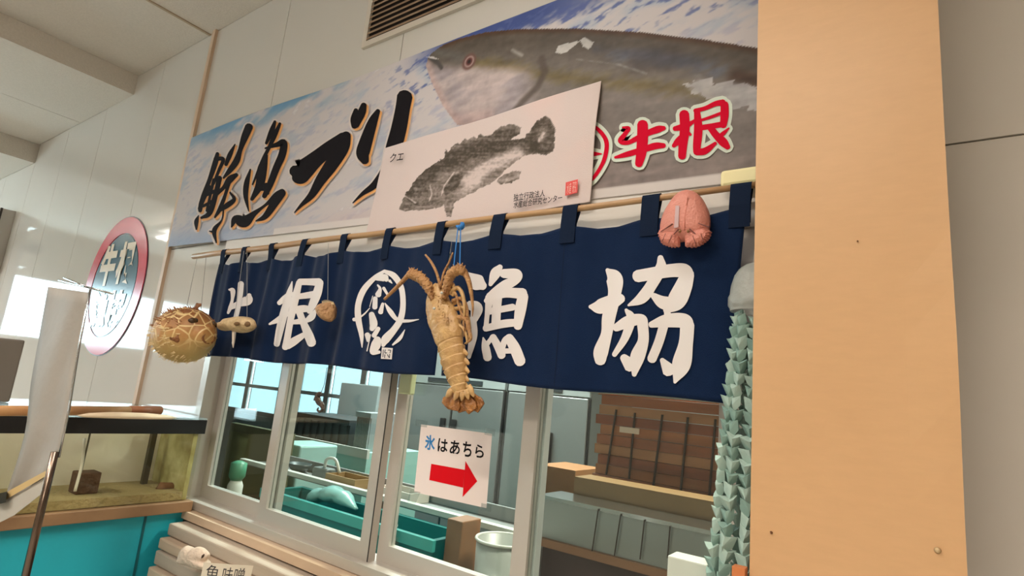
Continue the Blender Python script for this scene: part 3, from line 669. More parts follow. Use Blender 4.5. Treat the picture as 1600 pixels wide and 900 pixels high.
# ------------------------------------------------------------------ hanging dried sea creatures
def ptube(mb, pts, Y, flat=1.0, n=10, sub=5, dy=None):       # (px, py, width px) at depth Y
    S = cr(pts, sub) if len(pts) > 1 else pts; Q = []; R = []
    for i, p in enumerate(S):
        y = Y if dy is None else Y+dy*i/(len(S)-1)
        a = at(p[0], p[1], y); Q.append(a); R.append(max(p[2]*.5*mpp(a), .0006))
    return mb.tube(Q, R, n, flat)
def H(pts): return [(600+a/3.215, 380+b/3.215, c/3.215) for a, b, c in pts]
SHELL = mat('lobster_shell', (206, 168, 112), .40, noise=(30, .6), rgb2=(150, 104, 58), bump=(70, .45))
ANT = mat('lobster_antenna', (198, 150, 94), .45, noise=(50, .7), rgb2=(134, 82, 44), bump=(160, .8))
FAN = mat('tail_fan', (178, 116, 50), .4, noise=(34, .8), rgb2=(92, 52, 24), bump=(90, .8))
STRING = mat('blue_string', (44, 124, 198), .6)
LYO = -.165
lo = at(720, 600, LYO)
LB = thing('spiny_lobster', tuple(lo), 'large tan dried spiny lobster hanging head up on a blue string before the noren', 'lobster')
body = cr(H([(268, 205, 40), (264, 250, 96), (270, 300, 124), (288, 360, 150), (312, 420, 158), (326, 470, 152), (332, 500, 136), (340, 530, 132), (347, 570, 134), (355, 610, 126), (364, 650, 114), (372, 690, 98), (378, 728, 84), (384, 756, 70)]), 12)
Q, R = [], []
for i, p in enumerate(body):
    t = i/(len(body)-1); a = at(p[0], p[1], LYO-.004); Q.append(a); r = p[2]*.56*mpp(a)
    yz = p[1]
    if t > .46:
        ph = ((t-.46)/.54*6.2) % 1; r *= 1.07-.15*ph
    else: r *= 1+.03*math.sin(t*60)*(t < .3)
    if abs(t-.46) < .012: r *= .93
    R.append(r)
MB().tube(Q, R, 22, .62).build('body', SHELL, LB, smooth=True)
sp = MB()                                    # thorns of the carapace and flanks
for px, py, dx, dy in [(232, 300, -14, -6), (226, 335, -16, 2), (228, 370, -14, 8), (240, 260, -12, -12), (300, 235, 8, -18), (255, 225, -6, -18), (285, 225, 2, -20), (238, 405, -12, 6), (248, 440, -10, 8), (262, 215, -4, -16), (276, 540, -4, 12), (288, 585, -4, 12), (300, 628, -4, 12), (318, 672, -4, 12), (232, 318, -12, -4), (230, 352, -12, 4), (270, 240, -4, -14), (292, 240, 6, -14), (310, 260, 12, -8)]:
    ptube(sp, H([(px, py, 13), (px+dx*.5, py+dy*.5, 8), (px+dx, py+dy, 1)]), LYO-.012, n=6, sub=2)
random.seed(5)
for i in range(60):
    a_, b_ = random.uniform(238, 345), random.uniform(240, 400)
    if abs(a_-(270+.25*(b_-250))) > 52: continue
    ptube(sp, H([(a_, b_, 8), (a_-2, b_-5, 5), (a_-3, b_-10, 1)]), LYO-.042+.0006*abs(a_-(270+.25*(b_-250))), n=5, sub=1)
tag(sp.build('thorns', SHELL, LB), kind='stuff')
for px_, py_ in ((404, 545), (412, 592), (412, 634), (410, 676), (408, 712)):
    ptube(MB(), H([(px_-22, py_-16, 20), (px_, py_, 26), (px_+16, py_+16, 14)]), LYO-.004, flat=.4, n=10).build('side_plate', SHELL, LB, smooth=True)
for e in ((252, 328), (290, 250)):
    ptube(MB(), H([(e[0], e[1]-7, 6), (e[0], e[1], 18), (e[0], e[1]+7, 6)]), LYO-.048, n=10).build('eye', mat('pale_eye', (214, 214, 206), .2), LB, smooth=True)
for pts, dy in (([(250, 285, 34), (225, 225, 50), (190, 180, 52), (150, 158, 52), (122, 158, 36)], -.01), ([(300, 280, 34), (318, 215, 50), (335, 160, 52), (378, 132, 50), (405, 150, 36)], -.005)):
    m = MB(); S = cr(H(pts), 8)
    ptube(m, [(a, b, c*(1+.13*math.cos(i*1.9))) for i, (a, b, c) in enumerate(S)], LYO-.02, n=12, sub=1, dy=dy)
    for i in range(2, len(S)-1, 2): ptube(m, [(S[i][0], S[i][1]-3, 5), (S[i][0]+(3 if i % 4 else -3), S[i][1]-11, 1)], LYO-.03, n=5, sub=2)
    m.build('antenna_base', ANT, LB, smooth=True)
ptube(MB(), H([(124, 158, 26), (90, 195, 22), (45, 240, 19), (2, 282, 14)]), LYO-.028, n=10).build('antenna', ANT, LB, smooth=True)
ptube(MB(), H([(402, 140, 34), (425, 190, 26), (438, 250, 20), (446, 320, 12), (444, 368, 4)]), LYO-.02, n=10).build('antenna', ANT, LB, smooth=True)
for pts in ([(283, 225, 14), (268, 160, 15), (240, 100, 14), (208, 58, 10)], [(285, 222, 12), (300, 150, 12), (325, 100, 11), (346, 46, 7)]):
    ptube(MB(), H(pts), LYO-.018, n=8).build('antennule', ANT, LB, smooth=True)
for k, pts in enumerate(([(330, 250, 26), (372, 225, 24), (398, 270, 20), (404, 340, 15), (396, 410, 6)], [(345, 290, 24), (392, 280, 22), (416, 330, 18), (418, 390, 13), (408, 450, 5)], [(355, 330, 24), (405, 330, 22), (426, 400, 20), (430, 460, 16), (412, 508, 8)],
        [(372, 370, 22), (412, 385, 22), (428, 440, 22), (436, 480, 16), (420, 500, 8)], [(250, 280, 18), (222, 300, 15), (216, 345, 11), (226, 390, 4)], [(254, 320, 18), (228, 350, 15), (228, 395, 11), (238, 432, 4)], [(315, 235, 24), (345, 205, 20), (350, 260, 16), (330, 250, 10)], [(300, 235, 20), (312, 190, 18), (300, 165, 8)], [(340, 310, 16), (380, 300, 15), (388, 360, 12), (380, 430, 8), (392, 480, 4)], [(330, 240, 16), (358, 250, 14), (380, 330, 12), (400, 380, 9), (402, 470, 4)], [(360, 400, 16), (400, 430, 16), (418, 490, 12), (404, 505, 6)])):
    ptube(MB(), H(pts), LYO+.006*(k % 3)-.012, n=8).build('leg', ANT if k % 2 else SHELL, LB, smooth=True)
for k, (bx, ex, ey) in enumerate(((350, 308, 818), (364, 350, 840), (384, 398, 846), (404, 446, 844), (418, 488, 828))):
    bp = (bx, 748); mx, my = (bp[0]+ex)/2, (bp[1]+ey)/2
    ptube(MB(), H([(bx, 738, 26), (mx, my, 60), (bp[0]*.25+ex*.75, bp[1]*.25+ey*.75, 78), (ex, ey, 62)]), LYO-.006*(k % 2), flat=.16, n=12).build('tail_lobe', FAN, LB, smooth=True)
m = MB()
for k, (bx, by, ex, ey) in enumerate(((340, 735, 310, 775), (372, 745, 352, 790), (395, 745, 390, 792), (412, 735, 425, 785), (425, 715, 452, 772))): ptube(m, H([(bx, by, 30), ((bx+ex)/2, (by+ey)/2, 36), (ex, ey, 10)]), LYO-.014, flat=.4, n=8)
m.build('tail_plates', SHELL, LB, smooth=True)
for a, b in (((716, 352), (708, 425)), ((720, 350), (718, 430))):
    p0 = at(a[0], a[1], -.095); p1 = at(b[0], b[1], LYO+.01)
    MB().tube([p0, (p0+p1)/2, p1], .0016, 6).build('hanging_string', STRING, LB)
ptube(MB(), [(713, 353, 3), (719, 356, 9), (723, 351, 8), (720, 348, 3)], -.098, n=6).build('knot', STRING, LB, smooth=True)

# slipper lobster on the noren top
SLY = -.10
PINK = mat('slipper_shell', (216, 144, 128), .45, noise=(60, .25), rgb2=(204, 112, 96), bump=(220, .35))
PINK2 = mat('slipper_plate', (214, 136, 118), .4, noise=(40, .4), rgb2=(196, 110, 96), bump=(120, .6))
SLp = lambda a, b: (800+a/4, 225+b/4)
def P2(pts, Y): return [(at(a, b, Y)[0], at(a, b, Y)[2]) for a, b in pts]
SL = thing('slipper_lobster', tuple(at(1071, 386, SLY)), 'pink oval slipper lobster shell fixed at the top right of the noren', 'lobster')
outl = [SLp(*p) for p in [(1100, 288), (1060, 300), (1020, 330), (980, 385), (950, 440), (932, 500), (930, 550), (950, 600), (1010, 622), (1075, 612), (1140, 622), (1200, 600), (1232, 550), (1242, 500), (1236, 440), (1215, 385), (1185, 335), (1145, 302)]]
outl = [(p[0], p[1]) for p in cr(outl+[outl[0]], 3)[:-1]]
MB().dome(P2(outl, SLY), SLY, .030, back=.012, rings=8, pw=.7).build('shell', PINK, SL, smooth=True)
ptube(MB(), [(*SLp(1096, 330), 2), (*SLp(1088, 400), 3), (*SLp(1080, 470), 3), (*SLp(1075, 540), 2)], SLY-.0285, n=8).build('ridge', PINK2, SL, smooth=True)
for side in (0, 1):                                   # fan shaped antenna plates with a toothed edge
    if side == 0: arc = [(1052, 560), (1000, 545), (940, 530), (920, 555), (928, 590), (945, 622), (975, 636), (1010, 644), (1052, 640)]
    else: arc = [(1080, 560), (1130, 545), (1200, 528), (1240, 545), (1234, 580), (1215, 606), (1180, 630), (1135, 644), (1082, 640)]
    c = cr([SLp(*p) for p in arc], 4)
    cx, cy = SLp(1050 if side == 0 else 1085, 560)
    c = [(cx+(p[0]-cx)*(1+(.06 if (i % 2 and i > 11) else 0)), cy+(p[1]-cy)*(1+(.08 if (i % 2 and i > 11) else 0))) for i, p in enumerate(c)]
    MB().dome(P2(c, SLY-.012), SLY-.012, .016, back=.014, rings=3, pw=.6).build('antenna_plate', PINK2, SL)
    for q in ((960, 560), (1000, 570)) if side == 0 else ((1130, 572), (1180, 560)):
        e = (q[0]+(-22 if side == 0 else 16), q[1]+50)
        ptube(MB(), [(*SLp(*q), 1.2), (*SLp(*e), 1.2)], SLY-.0275, n=5, sub=2).build('plate_line', mat('shell_dark', (120, 66, 58), .6), SL)
tpq = [SLp(*p) for p in ((1022, 385), (1046, 385), (1040, 520), (1012, 525))]
MB().hexa([at(*p, SLY-.0315) for p in tpq], [at(*p, SLY-.0305) for p in tpq]).build('tape', mat('tape_highlight', (196, 166, 168), .35), SL)  # clear tape, its highlight painted as a pale tone
for a, b in (((930, 548), (1005, 498)), ((1165, 495), (1232, 520)), ((1010, 565), (1040, 535)), ((1145, 560), (1110, 530))):
    ptube(MB(), [(*SLp(*a), 1.5), (*SLp(*b), 2.5)], SLY-.029, n=6, sub=2).build('groove', mat('shell_dark', (120, 66, 58), .6), SL)
for e in ((1050, 545), (1100, 545)):
    ptube(MB(), [(*SLp(e[0], e[1]-10), 2), (*SLp(*e), 5), (*SLp(e[0], e[1]+10), 2)], SLY-.030, n=8).build('eye', mat('shell_eye', (150, 110, 70), .3), SL, smooth=True)

# pufferfish
pc = at(288, 523, -.235); PUF = thing('pufferfish', tuple(pc-np.array((0, 0, .11))), 'round inflated dried pufferfish with a pale net pattern left of the noren', 'fish')
pm = mat('puffer_skin', (190, 156, 98), .5, bump=(40, .3)); nt = pm.node_tree; bs = nt.nodes['Principled BSDF']
tc = nt.nodes.new('ShaderNodeTexCoord'); vo = nt.nodes.new('ShaderNodeTexVoronoi'); vo.feature = 'DISTANCE_TO_EDGE'; vo.inputs['Scale'].default_value = 24
r1 = nt.nodes.new('ShaderNodeValToRGB'); r1.color_ramp.elements[0].position = .02; r1.color_ramp.elements[1].position = .08
r1.color_ramp.elements[0].color = (1, 1, 1, 1); r1.color_ramp.elements[1].color = (0, 0, 0, 1)
sx = nt.nodes.new('ShaderNodeSeparateXYZ'); nz_ = nt.nodes.new('ShaderNodeTexNoise'); nz_.inputs['Scale'].default_value = 18
ad = nt.nodes.new('ShaderNodeMath'); ad.operation = 'MULTIPLY_ADD'; ad.inputs[1].default_value = .09
r2 = nt.nodes.new('ShaderNodeValToRGB'); r2.color_ramp.elements[0].position = .10; r2.color_ramp.elements[1].position = .245
r2.color_ramp.elements[0].color = (*lin((188, 158, 98)), 1); r2.color_ramp.elements[1].color = (*lin((120, 68, 32)), 1)
e_ = r2.color_ramp.elements.new(.16); e_.color = (*lin((182, 132, 76)), 1)
mx = nt.nodes.new('ShaderNodeMix'); mx.data_type = 'RGBA'; mx.inputs[7].default_value = (*lin((222, 194, 138)), 1)
gt = nt.nodes.new('ShaderNodeMath'); gt.operation = 'MULTIPLY'
r3 = nt.nodes.new('ShaderNodeValToRGB'); r3.color_ramp.elements[0].position = .05; r3.color_ramp.elements[1].position = .10
nt.links.new(tc.outputs['Object'], vo.inputs['Vector']); nt.links.new(vo.outputs['Distance'], r1.inputs[0])
nt.links.new(tc.outputs['Object'], sx.inputs[0]); nt.links.new(tc.outputs['Object'], nz_.inputs['Vector'])
nt.links.new(nz_.outputs['Fac'], ad.inputs[0]); nt.links.new(sx.outputs['Z'], ad.inputs[2]); nt.links.new(ad.outputs[0], r2.inputs[0])
nt.links.new(sx.outputs['Z'], r3.inputs[0]); nt.links.new(r1.outputs[0], gt.inputs[0]); nt.links.new(r3.outputs[0], gt.inputs[1])
nt.links.new(gt.outputs[0], mx.inputs[0]); nt.links.new(r2.outputs[0], mx.inputs[6]); nt.links.new(mx.outputs[2], bs.inputs['Base Color'])
ax = np.array((.97, .20, -.02)); ax /= np.linalg.norm(ax); sd = np.cross((0, 0, 1), ax); sd /= np.linalg.norm(sd); uq = np.cross(ax, sd)
prof = [(-.172, .006), (-.165, .018), (-.15, .034), (-.135, .05), (-.115, .073), (-.085, .094), (-.05, .107), (-.01, .113), (.03, .112), (.065, .104), (.09, .092), (.108, .076), (.12, .060), (.132, .050), (.144, .044), (.152, .036), (.156, .022)]
prof = cr([(a*.86, b*.90) for a, b in prof], 3)
MB().loft([[pc+ax*a+sd*b*math.cos(t*2*PI/36)*.92+uq*b*math.sin(t*2*PI/36) for t in range(36)] for a, b in prof]).build('body', pm, PUF, smooth=True)
spn = MB(); spt = MB(); random.seed(3)
for i in range(260):
    th = random.uniform(0, 2*PI); a = random.uniform(-.11, .08)
    b = float(np.interp(a, [p[0] for p in prof], [p[1] for p in prof]))
    nrm = sd*math.cos(th)+uq*math.sin(th); p = pc+ax*a+nrm*b*(.97 if abs(math.sin(th)) > .6 else .93)
    (spn if math.sin(th) < .15 else spt).tube([p, p+nrm*.011-ax*.009], [.0024, .0004], 5)
tag(spn.build('spines', mat('spine', (228, 204, 156), .5), PUF), kind='stuff')
tag(spt.build('back_spines', mat('back_spine', (150, 96, 52), .6), PUF), kind='stuff')
LIP = mat('puffer_face', (158, 100, 54), .5, noise=(60, .8), rgb2=(84, 48, 24), bump=(90, 1))
MB().tube([pc+ax*.126+sd*.022*math.cos(t)*1.0+uq*.017*math.sin(t)-uq*.004 for t in np.linspace(0, 2*PI, 20)], .0085, 8).build('lips', LIP, PUF, smooth=True)
MB().tube([pc+ax*.122-uq*.004, pc+ax*.133-uq*.004], [.018, .004], 10, ref=(0, 0, 1)).build('mouth', mat('mouth_dark', (52, 30, 18), .6), PUF, smooth=True)
for s in (-1, 1):
    c = pc+ax*.088+sd*s*.044+uq*.050
    MB().tube([c-sd*s*.012, c+sd*s*.006, c+sd*s*.016], [.012, .011, .004], 12, ref=(0, 0, 1)).build('eye', mat('puffer_eye', (70, 50, 30), .25), PUF, smooth=True)
    f0 = pc+ax*.092+sd*s*.054-uq*.014
    MB().tube([f0, f0+sd*s*.02-ax*.02, f0+sd*s*.03-ax*.045], [.010, .020, .014], 10, .25, ref=tuple(sd)).build('pectoral_fin', LIP, PUF, smooth=True)
MB().tube([pc-ax*.142, pc-ax*.158, pc-ax*.172], [.008, .013, .018], 10, .25, ref=(0, 1, 0)).build('tail_fin', mat('tail_grey', (92, 88, 84), .5), PUF, smooth=True)
MB().tube([pc+ax*.03+uq*.096, pc+ax*.035+uq*.112, pc+ax*.055+uq*.115], [.016, .013, .005], 8, .4).build('dorsal_fin', LIP, PUF, smooth=True)
for a, b in (((308, 402), -.02), ((322, 401), .06)):
    p0 = at(a[0], a[1], -.066); p1 = pc+ax*b+uq*.095
    MB().tube([p0, p1], .0011, 5).build('hanging_string', mat('grey_string', (150, 148, 144), .6), PUF)

# small boxfish, small shell fish and a seahorse
BOX = mat('boxfish_skin', (226, 200, 156), .5, noise=(50, .6), rgb2=(150, 112, 66), bump=(80, .8))
by = -.135
bq = lambda a, b: (220+a/7.5, 460+b/7.5)
BF = thing('boxfish', tuple(at(373, 518, by)), 'small cream dried boxfish hanging over the leftmost white letter', 'fish')
ol = [bq(*p) for p in [(948, 345), (950, 410), (990, 430), (1060, 420), (1130, 445), (1200, 452), (1290, 435), (1345, 380), (1350, 340), (1330, 300), (1280, 270), (1200, 262), (1120, 275), (1040, 290), (1000, 330)]]
ol = [tuple(p) for p in cr(ol+[ol[0]], 3)[:-1]]
MB().dome(P2(ol, by), by, .05, back=.03, rings=7, pw=.9).build('body', BOX, BF, smooth=True)
for c, r in (((1125, 345), 7), ((1250, 350), 9)):
    ptube(MB(), [(bq(c[0]-30, c[1])[0], bq(c[0], c[1])[1], 2), (*bq(*c), r), (bq(c[0]+30, c[1])[0], bq(c[0], c[1])[1], 2)], by-.046, n=10).build('eye_socket', mat('socket', (116, 84, 48), .6), BF, smooth=True)
ptube(MB(), [(*bq(990, 375), 8), (*bq(960, 370), 9), (*bq(940, 362), 5)], by-.012, flat=.3).build('tail_fin', BOX, BF, smooth=True)
ptube(MB(), [(*bq(1085, 420), 7), (*bq(1082, 520), 6), (*bq(1080, 620), 2)], by-.02, flat=.3).build('pelvic_fin', mat('pale_fin', (230, 216, 200), .5), BF, smooth=True)
for a, b in (((381, 392), (366, 500)), ((386, 392), (386, 498))):
    MB().tube([at(*a, -.09), at(*b, by-.01)], .0009, 5).build('hanging_string', MATS['grey_string'], BF)
cf = thing('small_pufferfish', tuple(at(511, 500, -.125)), 'tiny brown dried puffer hung between the second letter and the round logo', 'fish')
ol = [(498, 483), (503, 476), (512, 473), (522, 473), (523, 484), (521, 498), (517, 503), (508, 501), (502, 494)]
ol = [tuple(p) for p in cr(ol+[ol[0]], 3)[:-1]]
MB().dome(P2(ol, -.125), -.125, .035, back=.02, rings=6).build('body', mat('little_puffer', (206, 160, 112), .5, noise=(60, .6), rgb2=(120, 76, 44), bump=(120, 1)), cf, smooth=True)
sp = MB()
for i in range(9): ptube(sp, [(504+i*2.1, 476-1.2*math.sin(i*.4), 2.2), (503.5+i*2.1, 470-1.5*math.sin(i*.5), .4)], -.135, n=5, sub=2)
tag(sp.build('spines', MATS['spine'], cf), kind='stuff')
MB().tube([at(513, 380, -.09), at(512, 474, -.13)], .0008, 5).build('hanging_string', MATS['grey_string'], cf)
SEA = mat('seahorse_skin', (84, 64, 48), .5, noise=(60, .7), rgb2=(40, 34, 32), bump=(160, 1))
sh = thing('seahorse', tuple(at(500, 640, -.05)), 'small dark curled seahorse dangling on a thread before the window', 'seahorse')
ptube(MB(), [(497, 622, 3), (500, 615, 7), (496, 620, 9), (498, 628, 9), (503, 633, 8), (504, 640, 5), (499, 643, 4), (496, 640, 3), (498, 637, 2)], -.05, n=10).build('body', SEA, sh, smooth=True)
ptube(MB(), [(497, 618, 5), (492, 622, 3), (491, 626, 2.5)], -.052, n=8).build('snout', SEA, sh, smooth=True)
MB().tube([at(511, 574, -.075), at(507, 600, -.06), at(501, 615, -.05)], .001, 5).build('hanging_thread', mat('dark_thread', (60, 62, 66), .6), sh)

# ------------------------------------------------------------------ pale block above the last noren tab
b0, b1 = at(1126, 274, -.05), at(1182, 262, -.05)
one('foam_block', MB().box(b0[0], -.240, -.056, -.036, at(1150, 291, -.05)[2], at(1150, 264, -.05)[2]), mat('pale_yellow_foam', (240, 230, 176), .5), 'pale yellow rounded block under the banner beside the pillar', 'block', bevel=.008)

# ------------------------------------------------------------------ ice sign on the window
IY = .018
SG = thing('ice_sign', tuple(at(710, 790, IY)), 'white paper sign with a red arrow taped on the window glass', 'sign')
sq = [(658, 663), (769, 678), (760, 794), (647, 769)]
MB().hexa([at(*p, IY) for p in sq], [at(*p, IY+.001) for p in sq]).build('paper', PAPER, SG)
def Iz(a, b): return (640+a/6.0, 650+b/6.0)
ar = [Iz(*p) for p in ((203, 448), (517, 505), (524, 422), (634, 612), (496, 760), (502, 672), (184, 600))]
MB().add([at(*p, IY-.0006) for p in ar], [(0, 1, 5, 6), (2, 3, 4)]).build('arrow', mat('arrow_red', (214, 4, 22), .7, spec=.15), SG)
tx = MB(); text_on(tx, '氷', (Iz(148, 172), Iz(244, 185), Iz(234, 328), Iz(140, 312)), IY-.0006, .03); tx.build('ice_letter', mat('ice_blue', (44, 126, 190), .5), SG)
for ch, qd in (('は', ((270, 205), (362, 222), (352, 345), (260, 330))), ('あ', ((385, 222), (478, 240), (466, 372), (372, 355))), ('ち', ((502, 232), (585, 250), (578, 390), (496, 375))), ('ら', ((620, 262), (695, 278), (696, 400), (612, 385)))):
    text_on(MB(), ch, [Iz(*p) for p in qd], IY-.0006, .02).build('letter', INK, SG)
TAPE = glass('tape', (.9, .92, .92), .05, .3)
for c in (((650, 655), (668, 658), (667, 668), (649, 665)), ((758, 668), (774, 671), (773, 682), (757, 679)), ((641, 766), (657, 769), (649, 788), (636, 784)), ((752, 786), (768, 789), (767, 800), (751, 797))):
    MB().hexa([at(*p, IY-.001) for p in c], [at(*p, IY-.0006) for p in c]).build('tape', TAPE, SG)

# ------------------------------------------------------------------ crane garland
GA = thing('crane_garland', (-.255, -.125, .9), 'hanging strands of pale green folded paper under a clear plastic dome', 'garland')
GRN = mat('crane_paper', (164, 188, 178), .7, noise=(30, .3)); GRN2 = mat('crane_paper_dark', (132, 162, 152), .7, noise=(30, .3))
def crane_mesh(m):
    s = .0125; v = [(0, -s*1.0, s*.55), (-s*1.05, -s*.35, s*1.05), (s*1.05, -s*.35, s*1.05), (0, -s*.25, -s*1.15), (0, s*.5, s*.8), (-s*.75, s*.1, -s*.15), (s*.75, s*.1, -s*.15), (0, -s*.8, -s*.45), (-s*.55, -s*.75, s*.75), (s*.55, -s*.75, s*.75)]
    f = [(0, 8, 1, 7), (0, 7, 2, 9), (1, 5, 3, 7), (7, 3, 6, 2), (0, 4, 1, 8), (0, 9, 2, 4), (4, 5, 1), (4, 2, 6), (4, 3, 5), (4, 6, 3)]
    me = bpy.data.meshes.new('paper_crane'); me.from_pydata(v, [], f); me.materials.append(m); return me
cms = [crane_mesh(GRN), crane_mesh(GRN2)]
random.seed(11)
zt, zb = 1.70, .95
gcx, gcy = -.250, -.125
for a0 in range(8):
    an = a0*2*PI/8+.3; ph = random.random()
    MB().tube([(gcx+.024*math.cos(an), gcy+.020*math.sin(an), zt), (gcx-.022+.052*math.cos(an), gcy+.034*math.sin(an), zb)], .0008, 4).build('thread', mat('thread', (180, 190, 184), .7), GA)
    n = 34
    for i in range(n):
        t = (i+ph)/n; z = zt-.012-t*(zt-zb)
        o = bpy.data.objects.new('paper_crane', cms[0 if random.random() < .6 else 1]); COL.objects.link(o); o.parent = GA
        rr = .026+.030*t; x = gcx-.024*t+rr*math.cos(an); y = gcy+rr*.62*math.sin(an)
        o.location = (x+.255, y+.125, z-.9)
        sc = random.uniform(.9, 1.2)*(1+.12*t); o.scale = (sc, sc, sc*1.1)
        o.rotation_euler = (random.uniform(-.3, .3), random.uniform(-.3, .3), random.uniform(-.6, .6)+.5*math.cos(an))
dm = MB(); prof = [(1.795, .006), (1.792, .014), (1.783, .026), (1.77, .034), (1.75, .040), (1.732, .042), (1.726, .045), (1.71, .045), (1.706, .042), (1.70, .041)]
dm.loft([[(gcx+r*math.cos(2*PI*k/20), gcy+r*.9*math.sin(2*PI*k/20), z) for k in range(20)] for z, r in prof], cap=False)
dpm = mat('clear_plastic', (196, 200, 194), .3, noise=(60, .3), bump=(60, .6)); dpm.node_tree.nodes['Principled BSDF'].inputs['Alpha'].default_value = .55
dm.build('plastic_dome', dpm, GA, smooth=True)
MB().tube([(gcx, gcy, 1.795), (gcx+.004, -.09, 1.93), (gcx+.004, -.066, 1.962)], .0012, 5).build('hanging_string', MATS['grey_string'], GA)

# ------------------------------------------------------------------ fish tank left of the window
TX1 = -2.335; TX0 = -3.03; TY0 = -1.75; TY1 = -.025
ZG0, ZG1, ZR = .985, 1.236, 1.289
TK = thing('fish_tank', ((TX0+TX1)/2, -.9, 0), 'live fish tank with black rim and turquoise base against the left wall', 'tank')
BLUE = mat('turquoise_paint', (34, 176, 196), .45, noise=(3, .35), rgb2=(40, 140, 152))
MB().box(TX0+.02, TX1-.02, TY0+.02, TY1-.01, 0, .94).build('base', BLUE, TK)
MB().box(TX1-.021, TX1-.016, -.18, -.172, 0, .94).build('base_seam', mat('seam', (18, 96, 106), .5), TK)
LEDGE = mat('wet_wood', (150, 116, 84), .5, noise=(10, .5), rgb2=(104, 76, 52))
MB().box(TX0, TX1+.012, TY0, TY1, .942, .982).build('ledge', LEDGE, TK, bevel=.003)
MB().box(TX0, TX1, TY0, TY1, ZG1, ZR).build('rim', BLACK, TK, bevel=.004) if False else None
for b in ((TX1-.03, TX1, TY0, TY1), (TX0, TX0+.03, TY0, TY1), (TX0+.03, TX1-.03, TY0, TY0+.03), (TX0+.03, TX1-.03, TY1-.03, TY1)):
    MB().box(*b, ZG1, ZR).build('rim', BLACK, TK)
MB().box(TX0+.01, TX1-.004, TY0+.01, TY1, ZR+.0005, ZR+.008).build('lid', glass('lid_glass', (.9, .93, .9), .06), TK)
MB().box(TX1-.012, TX1-.004, TY0+.01, TY1-.01, ZG0, ZG1).build('glass_front', TGLASS, TK)
MB().box(TX0+.03, TX1-.012, TY1-.018, TY1-.010, ZG0, ZG1).build('glass_side', TGLASS, TK)
ALG = mat('algae_wall', (246, 242, 230), .6, noise=(7, .35), rgb2=(196, 184, 130))
MB().box(TX0+.40, TX0+.408, TY0+.02, TY1-.02, ZG0, ZG1).build('back_wall', ALG, TK)
MB().box(TX0+.408, TX1-.013, TY1-.035, TY1-.019, ZG0, ZG1).build('end_wall', mat('algae_end', (206, 204, 150), .6, noise=(14, .8), rgb2=(128, 112, 36)), TK)
MB().box(TX0+.408, TX1-.013, TY0+.02, TY1-.036, ZG0, ZG0+.03).build('gravel_bed', mat('silt', (168, 150, 104), .8, noise=(9, .5), rgb2=(120, 108, 62), bump=(60, 1)), TK)
t0 = atx(240, 680, TX1-.22); MB().box(TX1-.23, TX1-.21, t0[1]-.010, t0[1]+.010, ZG0+.03, ZG1).build('divider_post', mat('post_dark', (70, 62, 40), .7), TK)
a = atx(132, 685, TX1-.1); b = atx(128, 725, TX1-.1); c = atx(117, 768, TX1-.08)
MB().tube([(p[0], p[1], max(p[2], ZG0+.032)) for p in cr([a, b, c], 5)], .005, 8).build('air_tube', mat('white_tube', (222, 220, 208), .4), TK, smooth=True)
a = atx(139, 685, TX1-.14); MB().tube([(a[0], a[1], ZG1), (a[0], a[1], ZG0+.05)], .003, 6).build('air_pipe', MATS['post_dark'], TK)
a = atx(118, 768, TX1-.09); b = atx(160, 738, TX1-.09)
one('tank_brick', MB().box(TX1-.16, TX1-.09, a[1], b[1], ZG0+.0305, max(b[2], ZG0+.09)), mat('dark_brick', (86, 58, 36), .8, noise=(30, .5), bump=(60, 1)), 'dark brown brick lying on the bottom of the fish tank', 'brick', bevel=.004)
a = atx(258, 765, TX1-.1); one('tank_stone', MB().tube([a+np.array((0, -.04, .0)), a+np.array((0, -.02, .012)), a+np.array((0, .02, .010)), a+np.array((0, .04, 0))], [.004, .018, .016, .003], 10), mat('brown_stone', (128, 88, 52), .8, noise=(30, .5)), 'small brown stone at the right end of the fish tank floor', 'stone', smooth=True)
# things on the lid
zl = ZR+.0085
pa, pb = atz(250, 640, zl+.02), atz(-60, 640, zl+.02)
dirp = (pb-pa)/np.linalg.norm(pb-pa)
PO = thing('wooden_pole', tuple((pa+pb)/2-np.array((0, 0, .02))), 'long brown wooden pole lying along the top of the fish tank', 'pole')
rr = .016
pts = [np.array((p[0], p[1], zl+rr+.0005)) for p in (pa, pa+dirp*.14, pa+dirp*.5, pb)]
MB().tube(pts[1:], [rr*.95, rr, rr*.9], 12).build('shaft', mat('pole_wood', (206, 156, 104), .5, noise=(12, .5), rgb2=(164, 96, 62)), PO, smooth=True)
MB().tube(pts[:2], [rr*1.05, rr*1.05], 12).build('sleeve', mat('pole_sleeve', (150, 92, 58), .5), PO, smooth=True)
sc = atz(196, 652, zl)+np.array((.035, 0, 0)); one('bone_plate', MB().loft([[(sc[0]+a_*math.cos(2*PI*k/20)*.035, sc[1]+a_*math.sin(2*PI*k/20)*.16, zl+h) for k in range(20)] for a_, h in ((.9, .0005), (1, .006), (.8, .014), (.4, .019), (.05, .02))]), mat('bone', (226, 204, 172), .5, noise=(20, .3)), 'pale flat bone shaped piece lying before the pole on the tank lid', 'bone', smooth=True)
gb = atz(40, 626, zl)
one('grey_case', MB().box(gb[0]-.02, gb[0]+.10, gb[1]-.32, gb[1]-.004, zl+.0005, zl+.20), mat('case_grey', (122, 112, 102), .5, noise=(4, .2)), 'grey box standing on the tank lid at the left edge', 'box', bevel=.006) if False else None
cx, cy = -2.93, -.50
gq = [atx(0, 530, -2.80), atx(40, 532, -2.80), atx(28, 626, -2.80)]
